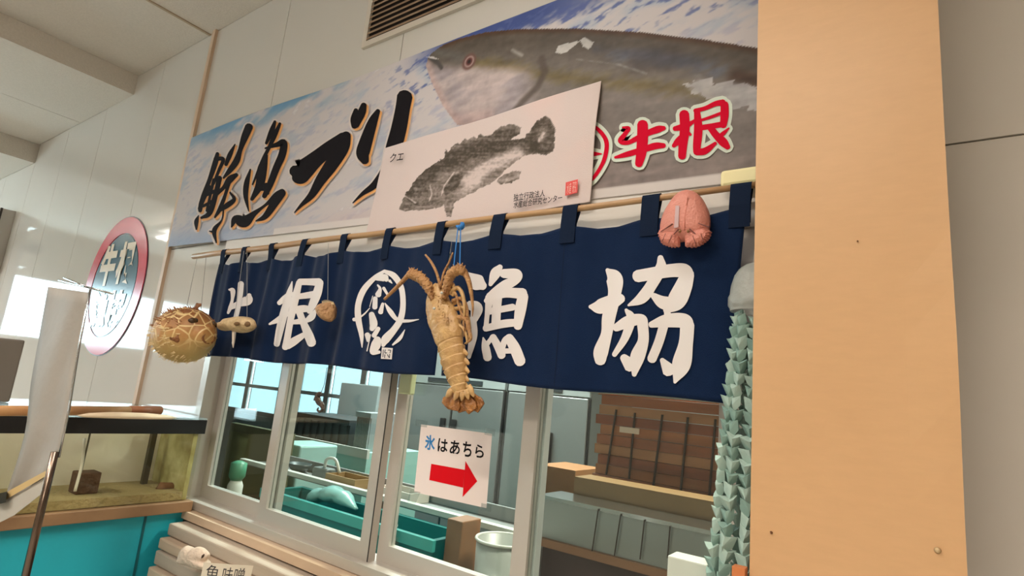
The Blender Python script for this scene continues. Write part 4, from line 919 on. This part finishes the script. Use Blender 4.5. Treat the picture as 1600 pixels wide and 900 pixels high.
one('grey_case', MB().box(-2.98, -2.80, gq[0][1]-.25, gq[1][1], zl+.0005, gq[1][2]), mat('case_grey', (128, 120, 112), .5, noise=(4, .2)), 'plain grey box standing on the tank lid at the left edge', 'box', bevel=.006)
bq_ = gq[1][2]+.0005
one('blue_bucket', MB().loft([[(-2.89+r*math.cos(2*PI*k/24), gq[0][1]-.075+r*math.sin(2*PI*k/24), bq_+h) for k in range(24)] for r, h in ((.05, 0), (.062, .06), (.066, .062), (.066, .068), (.058, .068), (.048, .006))]), mat('blue_plastic', (52, 96, 186), .4), 'blue plastic bowl on top of the grey box at the left edge', 'bowl', smooth=True)

# ------------------------------------------------------------------ sign stand with grey sheet
SY = -.76
sp0 = at(70, 900, SY)
ST = thing('sheet_stand', (sp0[0], SY, 0), 'chrome pole stand with a hanging grey plastic sheet before the fish tank', 'stand')
SHT = mat('grey_sheet', (154, 148, 140), .7, noise=(5, .25), bump=(12, .4))
Lp = [(75, 448), (62, 520), (48, 600), (38, 680), (10, 770), (-6, 815)]
Rp = [(139, 457), (124, 530), (111, 600), (98, 690), (88, 715), (76, 742)]
Lc, Rc = cr(Lp, 4), cr(Rp, 4); n = len(Lc); vs = []; k = 9
for i in range(n):
    for j in range(k):
        u = j/(k-1); p = Lc[i]*(1-u)+Rc[i]*u
        vs.append(at(p[0], p[1], SY+.006*math.sin(u*7+i*.3)))
vb = [np.array(v)+np.array((0, .0015, 0)) for v in vs]
Q = [(i*k+j, i*k+j+1, (i+1)*k+j+1, (i+1)*k+j) for i in range(n-1) for j in range(k-1)]
rim = [j for j in range(k)]+[i*k+k-1 for i in range(1, n)]+[(n-1)*k+j for j in range(k-2, -1, -1)]+[i*k for i in range(n-2, 0, -1)]
N = n*k; MB().add(vs+vb, Q+[tuple(a+N for a in q_[::-1]) for q_ in Q]+[(rim[(i+1) % len(rim)], rim[i], rim[i]+N, rim[(i+1) % len(rim)]+N) for i in range(len(rim))]).build('sheet', SHT, ST, smooth=True)
fp = [at(78, 740, SY), at(20, 800, SY), at(-10, 822, SY)]
gq2 = [(76, 742), (73, 765), (22, 805), (-8, 820), (-8, 790), (40, 765)]
gp = [at(a, b, SY-.008) for a, b in gq2]; gp2 = [np.array(p)+np.array((0, .001, 0)) for p in gp]
MB().add(gp+gp2, [tuple(range(6)), tuple(range(6, 12))[::-1]]+[(i, i+6, (i+1) % 6+6, (i+1) % 6) for i in range(6)]).build('sheet_flap', mat('pale_sheet', (178, 172, 162), .7), ST)
sb = [(80, 731), (80, 739), (-5, 789), (-5, 777)]
MB().hexa([at(*p, SY-.012) for p in sb], [at(*p, SY-.010) for p in sb]).build('strap', mat('tan_strap', (196, 168, 116), .6), ST)
cb = [(-2, 771), (11, 768), (9, 785), (-3, 788)]
MB().hexa([at(*p, SY-.020) for p in cb], [at(*p, SY-.0125) for p in cb]).build('clip', BLACK, ST)
p1 = at(86, 706, SY-.016); xx = p1[0]; pole_bot = (xx, SY-.016, .02)
MB().tube([p1, (xx, SY-.016, 1.0)], .0075, 12).build('pole', mat('dark_chrome', (120, 104, 92), .25, 1.0), ST, smooth=True)
MB().tube([(xx, SY-.016, 1.0), pole_bot], .010, 12).build('pole', mat('dark_chrome', (120, 104, 92), .25, 1.0), ST, smooth=True)
MB().tube([(xx, SY-.016, 0), (xx, SY-.016, .012), (xx, SY-.016, .025)], [.14, .14, .02], 24, ref=(0, 1, 0)).build('foot', BLACK, ST, smooth=False)
for pts in ([(141, 452), (124, 540), (108, 640), (92, 715)], [(92, 438), (130, 447), (176, 459)], [(100, 434), (140, 450)]):
    MB().tube([at(a, b, SY-.006) for a, b in pts], .0022, 6).build('wire', CHROME, ST, smooth=True)

# ------------------------------------------------------------------ shutter rail on the far left wall
RLX = -6.02
RL = thing('shutter_rail', (RLX, -.06, 1.4), 'aluminium rail with a roller bar on the wall at the far left', 'rail')
MB().box(RLX-.05, RLX+.02, -.09, -.002, 1.35, 2.60).build('rail', ALU, RL)
MB().box(RLX+.021, RLX+.03, -.10, -.085, 1.35, 2.60).build('rail_edge', mat('rail_dark', (60, 52, 48), .5), RL)
MB().box(RLX-.30, RLX+.03, -.16, -.10, 2.50, 2.58).build('bracket', ALU, RL)
MB().tube([(RLX-.6, -.17, 2.33), (RLX+.06, -.17, 2.33)], .045, 14, ref=(0, 0, 1)).build('roller_bar', mat('roller', (176, 160, 146), .5), RL, smooth=True)
MB().tube([(RLX+.06, -.17, 2.33), (RLX+.09, -.17, 2.33)], .05, 14, ref=(0, 0, 1)).build('roller_cap', BLACK, RL, smooth=True)
MB().box(RLX-.12, RLX+.08, -.15, -.10, 2.16, 2.20).build('bracket', ALU, RL)

# ------------------------------------------------------------------ planks, bone and card under the sill
PK = mat('weathered_plank', (206, 182, 158), .6, noise=(5, .4), rgb2=(160, 132, 110), stretch=(.4, 3, 6))
PK2 = mat('grey_plank', (186, 172, 156), .6, noise=(5, .4), rgb2=(140, 122, 106), stretch=(.4, 3, 6))
yy = -.048
zt_ = WZ0-.034
for i, (px_, t, dy, m, lab) in enumerate(((316, .045, .09, PK2, 'upper grey plank directly below the window sill'), (306, .040, .12, PK, 'second weathered plank from the top of the stack below the sill'), (296, .05, .13, PK2, 'third greyish plank of the stack below the sill'), (300, .05, .15, PK, 'lowest pale plank of the stack below the sill'))):
    x0 = -2.325+.012*i
    MBo = MB().box(x0, -.6, -.012-dy, -.004, zt_-t, zt_-.002)
    one('plank', MBo, m, lab, 'plank', 'planks stacked below the window sill', bevel=.006); zt_ -= t
one('plank_support', MB().box(-2.2, -.7, -.14, -.01, 0, zt_-.002), mat('support', (90, 80, 70), .7), 'dark low wooden bench under the stacked planks', 'bench')
bb = at(305, 868, -.20)
ol = [tuple(p) for p in cr([(282, 868), (286, 858), (294, 852), (302, 856), (312, 854), (322, 858), (328, 868), (322, 878), (330, 888), (312, 890), (296, 884), (280, 880), (282, 868)], 3)[:-1]]
BO = thing('bone', tuple(at(305, 892, -.20)), 'knobbly pale bone leaning at the left end of the planks', 'bone')
MB().dome(P2(ol, -.195), -.195, .03, back=.02, rings=6).build('bone_body', mat('bone_pale', (226, 204, 184), .6, noise=(30, .4), bump=(40, 1)), BO, smooth=True)
ptube(MB(), [(319, 866, 1.5), (317, 869, 4), (315, 872, 1.5)], -.226, n=8).build('bone_hole', mat('hole', (70, 50, 38), .8), BO, smooth=True)
CD = thing('price_card', tuple(at(352, 920, -.215)), 'cream card with handwriting at the bottom edge below the window', 'card')
cq = [(318, 879), (396, 884), (384, 935), (308, 930)]
MB().hexa([at(*p, -.22) for p in cq], [at(*p, -.218) for p in cq]).build('card', mat('card', (232, 216, 194), .6), CD)
hw = MB(); text_on(hw, '魚', ((324, 882), (345, 884), (340, 908), (319, 906)), -.2206, .0); text_on(hw, '味噌', ((350, 886), (384, 888), (378, 912), (345, 910)), -.2206, .0)
hw.build('handwriting', mat('pen', (70, 60, 60), .6), CD)
# two things at the lower right before the window
one('pale_carton', MB().box(*sorted((at(1045, 885, -.09)[0], at(1108, 885, -.09)[0])), -.10, -.05, 1.02, at(1070, 872, -.09)[2]), mat('carton', (200, 208, 196), .5, noise=(8, .2)), 'pale greenish carton at the bottom edge beside the hanging garland', 'carton', bevel=.003)
one('carton_shelf', MB().box(-.52, -.345, -.13, -.046, .99, 1.018), PALEW, 'narrow wooden shelf that carries the pale carton under the window', 'shelf')
one('orange_block', MB().box(at(1146, 890, -.205)[0], -.236, -.215, -.195, 1.19, at(1160, 886, -.205)[2]), mat('orange_wood', (214, 128, 74), .5, noise=(20, .4)), 'small orange piece at the bottom edge against the pillar', 'block') 

# ------------------------------------------------------------------ the fish room behind the window
RX0, RX1, RY1, RZ = -9.0, .9, 2.75, 2.75
struct('floor_rear', MB().box(RX0, RX1, .121, RY1, -.1, 0), mat('wet_floor', (70, 78, 76), .3, noise=(3, .3)))
struct('ceiling_rear', MB().box(RX0, RX1, .121, RY1+.1, RZ, RZ+.1), mat('rear_white', (176, 182, 178), .7))
rw = [(-8.3, -6.15), (-5.85, -4.15)]
rz0, rz1 = .98, 2.15
m = MB().box(RX0, RX1, RY1, RY1+.1, 0, rz0).box(RX0, RX1, RY1, RY1+.1, rz1, RZ).box(RX0, rw[0][0], RY1, RY1+.1, rz0, rz1).box(rw[0][1], rw[1][0], RY1, RY1+.1, rz0, rz1).box(rw[1][1], RX1, RY1, RY1+.1, rz0, rz1)
struct('wall_rear', m, MATS['rear_white'])
struct('wall_rear_right', MB().box(RX1, RX1+.1, .121, RY1, 0, RZ), MATS['rear_white'])
struct('wall_rear_left', MB().box(RX0-.1, RX0, .121, RY1, 0, RZ), MATS['rear_white'])
for i, (a, b) in enumerate(rw):
    W3 = struct('window_%d' % (i+3), MB().box(a, b, RY1+.02, RY1+.06, rz0, rz0+.05).box(a, b, RY1+.02, RY1+.06, rz1-.05, rz1).box(a, a+.05, RY1+.02, RY1+.06, rz0+.05, rz1-.05).box(b-.05, b, RY1+.02, RY1+.06, rz0+.05, rz1-.05), ALU, origin=(a, RY1, rz0))
    nsp = 3
    for kx in range(1, nsp): xm = a+(b-a)*kx/nsp; MB().box(xm-.04, xm+.04, RY1+.015, RY1+.065, rz0+.05, rz1-.05).build('stile', ALU, W3)
    MB().box(a+.05, b-.05, RY1+.018, RY1+.038, 1.30, 1.34).build('rail', LITE, W3)
    for kx in range(nsp):
        xa, xb = a+(b-a)*kx/nsp+.05, a+(b-a)*(kx+1)/nsp-.05
        MB().box(xa, xb, RY1+.042, RY1+.047, rz0+.05, rz1-.05).build('pane', BGLASS, W3)
lamp(-2.4, 1.3, RZ-.002, 1.2, 'white fluorescent lamp on the ceiling of the fish room behind the window', 2.2, (.95, 1.0, .95))
lamp(-.6, .9, RZ-.002, .6, 'short warm lamp added above the brown boards to brighten the fish room', 1.8, (1, .88, .72))  # added lamp, there to brighten the boards and the room
def pbox(x0, y0, x1, y1, Ya, Yb):
    mx, my = (x0+x1)/2, (y0+y1)/2
    return (at(x0, my, Ya)[0], at(x1, my, Ya)[0], Ya, Yb, at(mx, y1, Ya)[2], at(mx, y0, Ya)[2])
# refrigerators
HZ = float(at(760, 609, 1.95)[2])
def fridge(xa, xb, label, Y=1.95, nd=2):
    t = thing('steel_refrigerator', ((xa+xb)/2, Y+.3, 0), label, 'refrigerator', 'steel refrigerators in the fish room')
    MB().box(xa, xb, Y+.03, Y+.65, .1, 1.98).build('body', STEEL, t)
    MB().box(xa+.005, xb-.005, Y+.005, Y+.029, HZ+.01, 1.98).build('header', mat('steel_light', (176, 180, 178), .4, .5), t)
    MB().box(xa+.05, xb-.05, Y+.05, Y+.6, 0, .1).build('plinth', BLACK, t)
    wdt = (xb-xa)/nd
    for i in range(nd):
        a, b = xa+wdt*i+.012, xa+wdt*(i+1)-.012
        d = MB().box(a, b, Y, Y+.029, .14, HZ).build('door', STEEL, t, bevel=.005)
        hx = b-.06 if i % 2 == 0 else a+.02
        MB().box(hx, hx+.04, Y-.03, Y-.001, 1.0, 1.3).build('handle', BLACK, d, bevel=.006)
        MB().box(b+.001, b+.011, Y+.012, Y+.029, .14, HZ).build('gasket', BLACK, t)
    MB().box(xa+.2, xb-.2, Y-.002, Y+.004, HZ+.025, HZ+.055).build('vent_strip', mat('dark_strip', (40, 44, 46), .5), t)
fa, fb_ = at(632, 650, 1.95)[0], at(787, 650, 1.95)[0]; fc = at(920, 650, 1.95)[0]
fridge(fa, fb_-.01, 'grey steel double door refrigerator seen behind the lobster tail')
fridge(fb_+.01, fc, 'grey steel refrigerator right of the one behind the lobster tail')
# brown board wall and wires, wooden beam, steel counter on the right
BRN = [mat('brown_board_%d' % i, c, .55, noise=(7, .5), rgb2=tuple(v*.6 for v in c), stretch=(.5, 2, 5)) for i, c in enumerate(((158, 88, 46), (172, 104, 58), (140, 72, 36), (178, 120, 76)))]
BR = thing('board_rack', (at(1020, 700, .85)[0], .9, .4), 'rack of reddish brown boards tied with dark cords in the fish room', 'rack')
xa, xb = at(928, 700, .85)[0], -.10
zz = 1.20; i = 0
while zz < 1.575:
    MB().box(xa+.01*(i % 3), xb, .85+.006*(i % 2), .89, zz, zz+.036).build('board', BRN[i % 4], BR); zz += .038; i += 1
MB().box(xa-.02, xb, .86, .94, .4, 1.195).build('rack_frame', BRN[2], BR)
for p in (((963, 640), (947, 742)), ((992, 645), (983, 748)), ((1035, 648), (1020, 765)), ((1075, 652), (1063, 772)), ((1118, 655), (1107, 790))):
    MB().tube([at(*p[0], .842), at(*p[1], .842)], .0045, 6).build('cord', mat('dark_cord', (40, 26, 18), .7), BR)
for p in (((1000, 672), (968, 672), 5), ):
    MB().box(*pbox(968, 668, 998, 677, .838, .846)).build('paper_slip', mat('slip', (214, 190, 170), .6), BR)
MB().box(xa-.02, xb, .80, .848, 1.545, 1.585).build('top_rail', mat('bar_grey', (170, 166, 158), .35, .5), BR)
b = pbox(900, 758, 1115, 790, .62, .70)
one('wood_beam', MB().box(b[0], -.1, .60, .72, b[4]-.01, b[5]-.01), mat('tan_beam', (118, 92, 56), .5, noise=(8, .4), stretch=(.4, 2, 2)), 'tan wooden beam in front of the brown boards', 'beam')
cz = at(1030, 812, .45)[2]
CT = thing('steel_counter', (-.7, .5, 0), 'stainless counter with a bright front edge right behind the window', 'counter')
MB().box(at(840, 800, .45)[0], -.05, .45, .595, cz-.012, cz).build('top', CHROME, CT)
MB().box(at(842, 800, .45)[0], -.05, .455, .475, cz-.13, cz-.013).build('apron', STEEL, CT)
MB().box(at(842, 800, .45)[0], -.05, .44, .474, cz-.155, cz-.131).build('edge_strip', mat('brown_strip', (136, 92, 62), .5), CT)
MB().box(at(850, 860, .5)[0], -.08, .49, .59, .02, cz-.156).build('cabinet', mat('dark_red_wood', (56, 26, 18), .5, noise=(6, .4)), CT)
for p in (((935, 795), (925, 862)), ((970, 803), (960, 868)), ((1007, 812), (1000, 874)), ((1047, 822), (1043, 872))):
    MB().tube([at(*p[0], .446), at(*p[1], .446)], .002, 5).build('cord', MATS['dark_cord'], CT)
b = pbox(836, 730, 898, 775, .9, 1.15); one('cardboard_box', MB().box(b[0], b[1], b[2], b[3], 0.02, b[5]), mat('cardboard', (142, 98, 58), .7, noise=(6, .2)), 'brown cardboard box below the refrigerator handle', 'box')
b = pbox(838, 786, 902, 835, .62, .80); one('foam_box', MB().box(b[0], b[1]-.005, b[2], b[3], b[4], b[5]), mat('foam_white', (206, 216, 218), .6), 'pale blue white foam box behind the right window pane', 'box', bevel=.008)
one('foam_box_table', MB().box(b[0]-.06, b[1]+.0, b[2]-.02, b[3]+.02, b[4]-.03, b[4]-.001).box(b[0]-.04, b[0], b[2], b[2]+.04, 0, b[4]-.03).box(b[1]-.05, b[1]-.01, b[2], b[2]+.04, 0, b[4]-.03).box(b[0]-.04, b[0], b[3]-.04, b[3], 0, b[4]-.03).box(b[1]-.05, b[1]-.01, b[3]-.04, b[3], 0, b[4]-.03), MATS['dark_red_wood'], 'dark low table that carries the pale foam box', 'table')
# counter with pale edge and the teal tub behind the middle panes
ez = at(700, 802, .42)[2]
WT = thing('wash_counter', (-1.6, .5, 0), 'pale edged wash counter running behind the middle window panes', 'counter')
x0, x1 = at(408, 735, .42)[0]-.2, at(826, 830, .42)[0]
PEDGE = mat('pale_edge', (196, 198, 190), .4, noise=(8, .2))
MB().box(x0, x1, .42, .45, ez-.018, ez).build('front_edge', PEDGE, WT)
MB().box(x0, x1, .45, .60, ez-.03, ez-.019).build('top', STEEL, WT)
MB().box(x0, x1, .585, .60, ez-.018, ez+.03).build('back_edge', STEEL, WT)
for x in (x0+.03, (x0+x1)/2, x1-.03): MB().box(x-.02, x+.02, .56, .60, 0, ez-.031).build('leg', STEEL, WT)
TEAL = mat('teal_plastic', (22, 112, 106), .35, noise=(4, .4), rgb2=(16, 78, 84))
ta, tb = at(418, 800, .25)[0], at(688, 840, .25)[0]
TB = thing('teal_tub', ((ta+tb)/2, .3, .4), 'large teal plastic tub standing close behind the window', 'tub')
ze = at(560, 805, .25)[2]
MB().box(ta, tb, .22, .24, .4, ze).build('front_wall', TEAL, TB); MB().box(ta, tb, .385, .405, .4, ze).build('back_wall', TEAL, TB)
MB().box(ta, ta+.02, .24, .385, .4, ze).build('side_wall', TEAL, TB); MB().box(tb-.02, tb, .24, .385, .4, ze).build('side_wall', TEAL, TB)
MB().box(ta-.01, tb+.01, .205, .219, ze-.03, ze+.005).build('rim', mat('teal_rim', (58, 150, 142), .35), TB)
MB().box(ta+.02, tb-.02, .24, .385, .4, .42).build('bottom', TEAL, TB)
one('tub_stand', MB().box(ta, tb, .22, .40, 0, .398), MATS['support'], 'dark stand under the teal tub in the fish room', 'stand')
bg_ = at(520, 790, .31)
one('fish_bag', MB().tube(cr([(bg_[0]-.16, .31, ze-.02), (bg_[0]-.08, .31, ze+.015), (bg_[0]+.03, .31, ze+.03), (bg_[0]+.14, .31, ze+.0)], 5), [.006, .014, .02, .026, .03, .024, .022, .03, .034, .03, .024, .028, .024, .016, .01, .005], 12, 1.6), mat('bag', (120, 168, 164), .3), 'pale blue green plastic bag lying in the teal tub', 'bag', smooth=True)
hp = [at(607, 880, .19), at(608, 845, .19), at(614, 822, .20), at(622, 815, .22), at(632, 822, .235)]
one('water_hose', MB().tube(cr([np.array((p[0], .185, p[2])) for p in hp], 5), .017, 12), mat('hose', (150, 164, 164), .3), 'grey bent hose standing against the glass below the ice sign', 'hose', smooth=True)
b = pbox(694, 812, 724, 885, .26, .36); one('standing_board', MB().box(max(b[0], tb+.012), b[1]-.012, b[2], b[3], 0, b[5]), mat('crate_brown', (140, 96, 62), .6, noise=(12, .4)), 'narrow brown board standing right of the teal tub', 'board', bevel=.004)
bc = at(784, 870, .32); r0 = .09
BK = thing('grey_bucket', (bc[0], .32, .5), 'grey bucket with a pale rim below the ice sign', 'bucket')
zr = at(765, 838, .32)[2]
MB().loft([[(bc[0]+r*math.cos(2*PI*k/28), .325+r*math.sin(2*PI*k/28), z) for k in range(28)] for r, z in ((.072, .5), (.088, zr), (.083, zr), (.07, .52))]).build('body', mat('bucket_grey', (142, 146, 140), .4, noise=(6, .2)), BK, smooth=True)
MB().tube([(bc[0]+.089*math.cos(t), .325+.089*math.sin(t), zr) for t in np.linspace(0, 2*PI, 29)], .005, 6, ref=(0, 0, 1)).build('rim', PEDGE, BK, smooth=True)
one('bucket_stand', MB().box(bc[0]-.1, bc[0]+.1, .22, .42, 0, .498), mat('stand_dark', (60, 58, 54), .7), 'dark stand under the grey bucket', 'stand')
# back counter with crates and pale tanks on the left
pt = mat('pale_teal', (150, 196, 186), .4, noise=(4, .25)); dk = mat('dark_crate', (56, 64, 66), .6, noise=(20, .4))
b = pbox(432, 688, 572, 760, 1.05, 1.45)
PT = thing('pale_fish_tank', ((b[0]+b[1])/2, 1.2, 0), 'pale teal fish tank with a white top edge behind the left panes', 'tank')
MB().box(b[0], b[1], 1.05, 1.5, .3, b[5]-.02).build('body', pt, PT); MB().box(b[0]-.02, b[1]+.02, 1.03, 1.049, b[5]-.05, b[5]).build('top_edge', PEDGE, PT); MB().box(b[0]+.05, b[1]-.05, 1.1, 1.45, 0, .299).build('plinth', MATS['stand_dark'], PT)
cz0 = b[5]+.0005
def crate(x0, x1, y0, y1, z0, h, m, label, slits=8):
    t = thing('plastic_crate', ((x0+x1)/2, (y0+y1)/2, z0), label, 'crate', 'plastic crates behind the left window panes')
    MB().box(x0, x1, y0+.012, y1, z0, z0+h).build('body', m, t)
    MB().box(x0-.008, x1+.008, y0-.006, y0+.011, z0+h-.03, z0+h).build('rim', m, t)
    for i in range(slits):
        xs = x0+(x1-x0)*(i+.2)/slits; MB().box(xs, xs+(x1-x0)/slits*.55, y0, y0+.0115, z0+.01, z0+h-.032).build('slat', m, t)
crate(b[0]+.05, b[0]+.62, 1.08, 1.40, cz0-.02, .16, dk, 'dark grey crate on the pale fish tank behind the left panes')
crate(b[0]+.68, b[1]-.05, 1.08, 1.40, cz0-.02, .22, mat('crate_grey', (126, 136, 136), .6), 'lighter grey slatted crate right of the dark crate', 10)
b2 = pbox(530, 600, 590, 640, 1.6, 1.9); one('grey_cabinet', MB().box(b2[0], b2[1], 1.6, 1.94, 0, b2[5]), mat('cabinet_grey', (140, 148, 148), .5, noise=(3, .2)), 'plain grey cabinet below the bright windows of the fish room', 'cabinet', bevel=.006)
bo = at(362, 790, .30)
BT = thing('green_bottle', (bo[0], .30, .9), 'pale bottle with a green top behind the leftmost pane', 'bottle')
z_ = at(362, 790, .30)[2]; 
MB().loft([[(bo[0]+r*math.cos(2*PI*k/18), .30+r*math.sin(2*PI*k/18), z_+h) for k in range(18)] for r, h in ((.032, 0), (.034, .01), (.034, .09), (.02, .12))]).build('body', mat('bottle_white', (206, 206, 196), .4), BT, smooth=True)
MB().loft([[(bo[0]+r*math.cos(2*PI*k/18), .30+r*math.sin(2*PI*k/18), z_+h) for k in range(18)] for r, h in ((.024, .112), (.036, .13), (.036, .19), (.014, .20))]).build('top', mat('bottle_green', (70, 140, 110), .4), BT, smooth=True)
one('bottle_shelf', MB().box(bo[0]-.25, bo[0]+.18, .17, .40, z_-.03, z_-.001), mat('shelf_dark', (54, 66, 66), .5), 'dark shelf that carries the green topped bottle', 'shelf')
sc_ = at(467, 735, .52)
KS = thing('metal_bowl', (sc_[0], .52, ez-.019), 'dark bowl on the wash counter behind the second pane', 'bowl')
MB().loft([[(sc_[0]+r*math.cos(2*PI*k/20), .52+r*.8*math.sin(2*PI*k/20), ez-.018+h) for k in range(20)] for r, h in ((.03, 0), (.05, .015), (.065, .04), (.06, .04), (.045, .018))]).build('bowl', mat('bowl_dark', (60, 70, 70), .35), KS, smooth=True)

b = pbox(322, 668, 398, 800, .46, .56)
one('olive_reflection', MB().box(b[0]-.12, b[1], .62, .66, 0, b[5]), mat('olive_reflection_tone', (92, 92, 62), .5, noise=(5, .5), rgb2=(60, 64, 50)), 'dark olive panel added as the tank reflection in the leftmost pane', 'board')  # added panel, its olive tone imitates the tank's reflection in the glass
b = pbox(402, 690, 432, 780, .62, .8)
one('pale_bin', MB().box(b[0], b[1]+.06, .70, .95, 0, b[5]), mat('bin_pale', (150, 188, 180), .4, noise=(6, .3)), 'pale teal bin between the olive reflection panel and the fish tank', 'bin', bevel=.01)
jx = at(500, 740, .50)[0]
PM = thing('water_pump', (jx, .52, ez-.018), 'small grey pump on the wash counter beside the dark bowl', 'pump')
MB().box(jx-.05, jx+.05, .49, .55, ez-.0185, ez+.03).build('body', mat('pump_grey', (110, 118, 116), .4, noise=(20, .4)), PM, bevel=.008)
MB().tube(cr([(jx, .52, ez+.03), (jx+.01, .52, ez+.07), (jx+.07, .52, ez+.075), (jx+.10, .53, ez+.02)], 5), .007, 8).build('pipe', PEDGE, PM, smooth=True)
for i, (xx_, c_, lab) in enumerate(((540, (150, 122, 84), 'brown tray right of the pump on the wash counter'), (625, (190, 186, 176), 'whitish tray on the wash counter left of the ice sign'))):
    tx_ = at(xx_, 755, .5)[0]
    TR = thing('tray', (tx_, .52, ez-.018), lab, 'tray', 'trays on the wash counter')
    mm = mat('tray_%d' % i, c_, .5, noise=(14, .3))
    MB().box(tx_-.10, tx_+.10, .465, .575, ez-.0185, ez-.012).build('bottom', mm, TR)
    for q_ in ((tx_-.10, tx_+.10, .465, .471), (tx_-.10, tx_+.10, .569, .575), (tx_-.10, tx_-.094, .471, .569), (tx_+.094, tx_+.10, .471, .569)):
        MB().box(*q_, ez-.012, ez+.022).build('side', mm, TR)
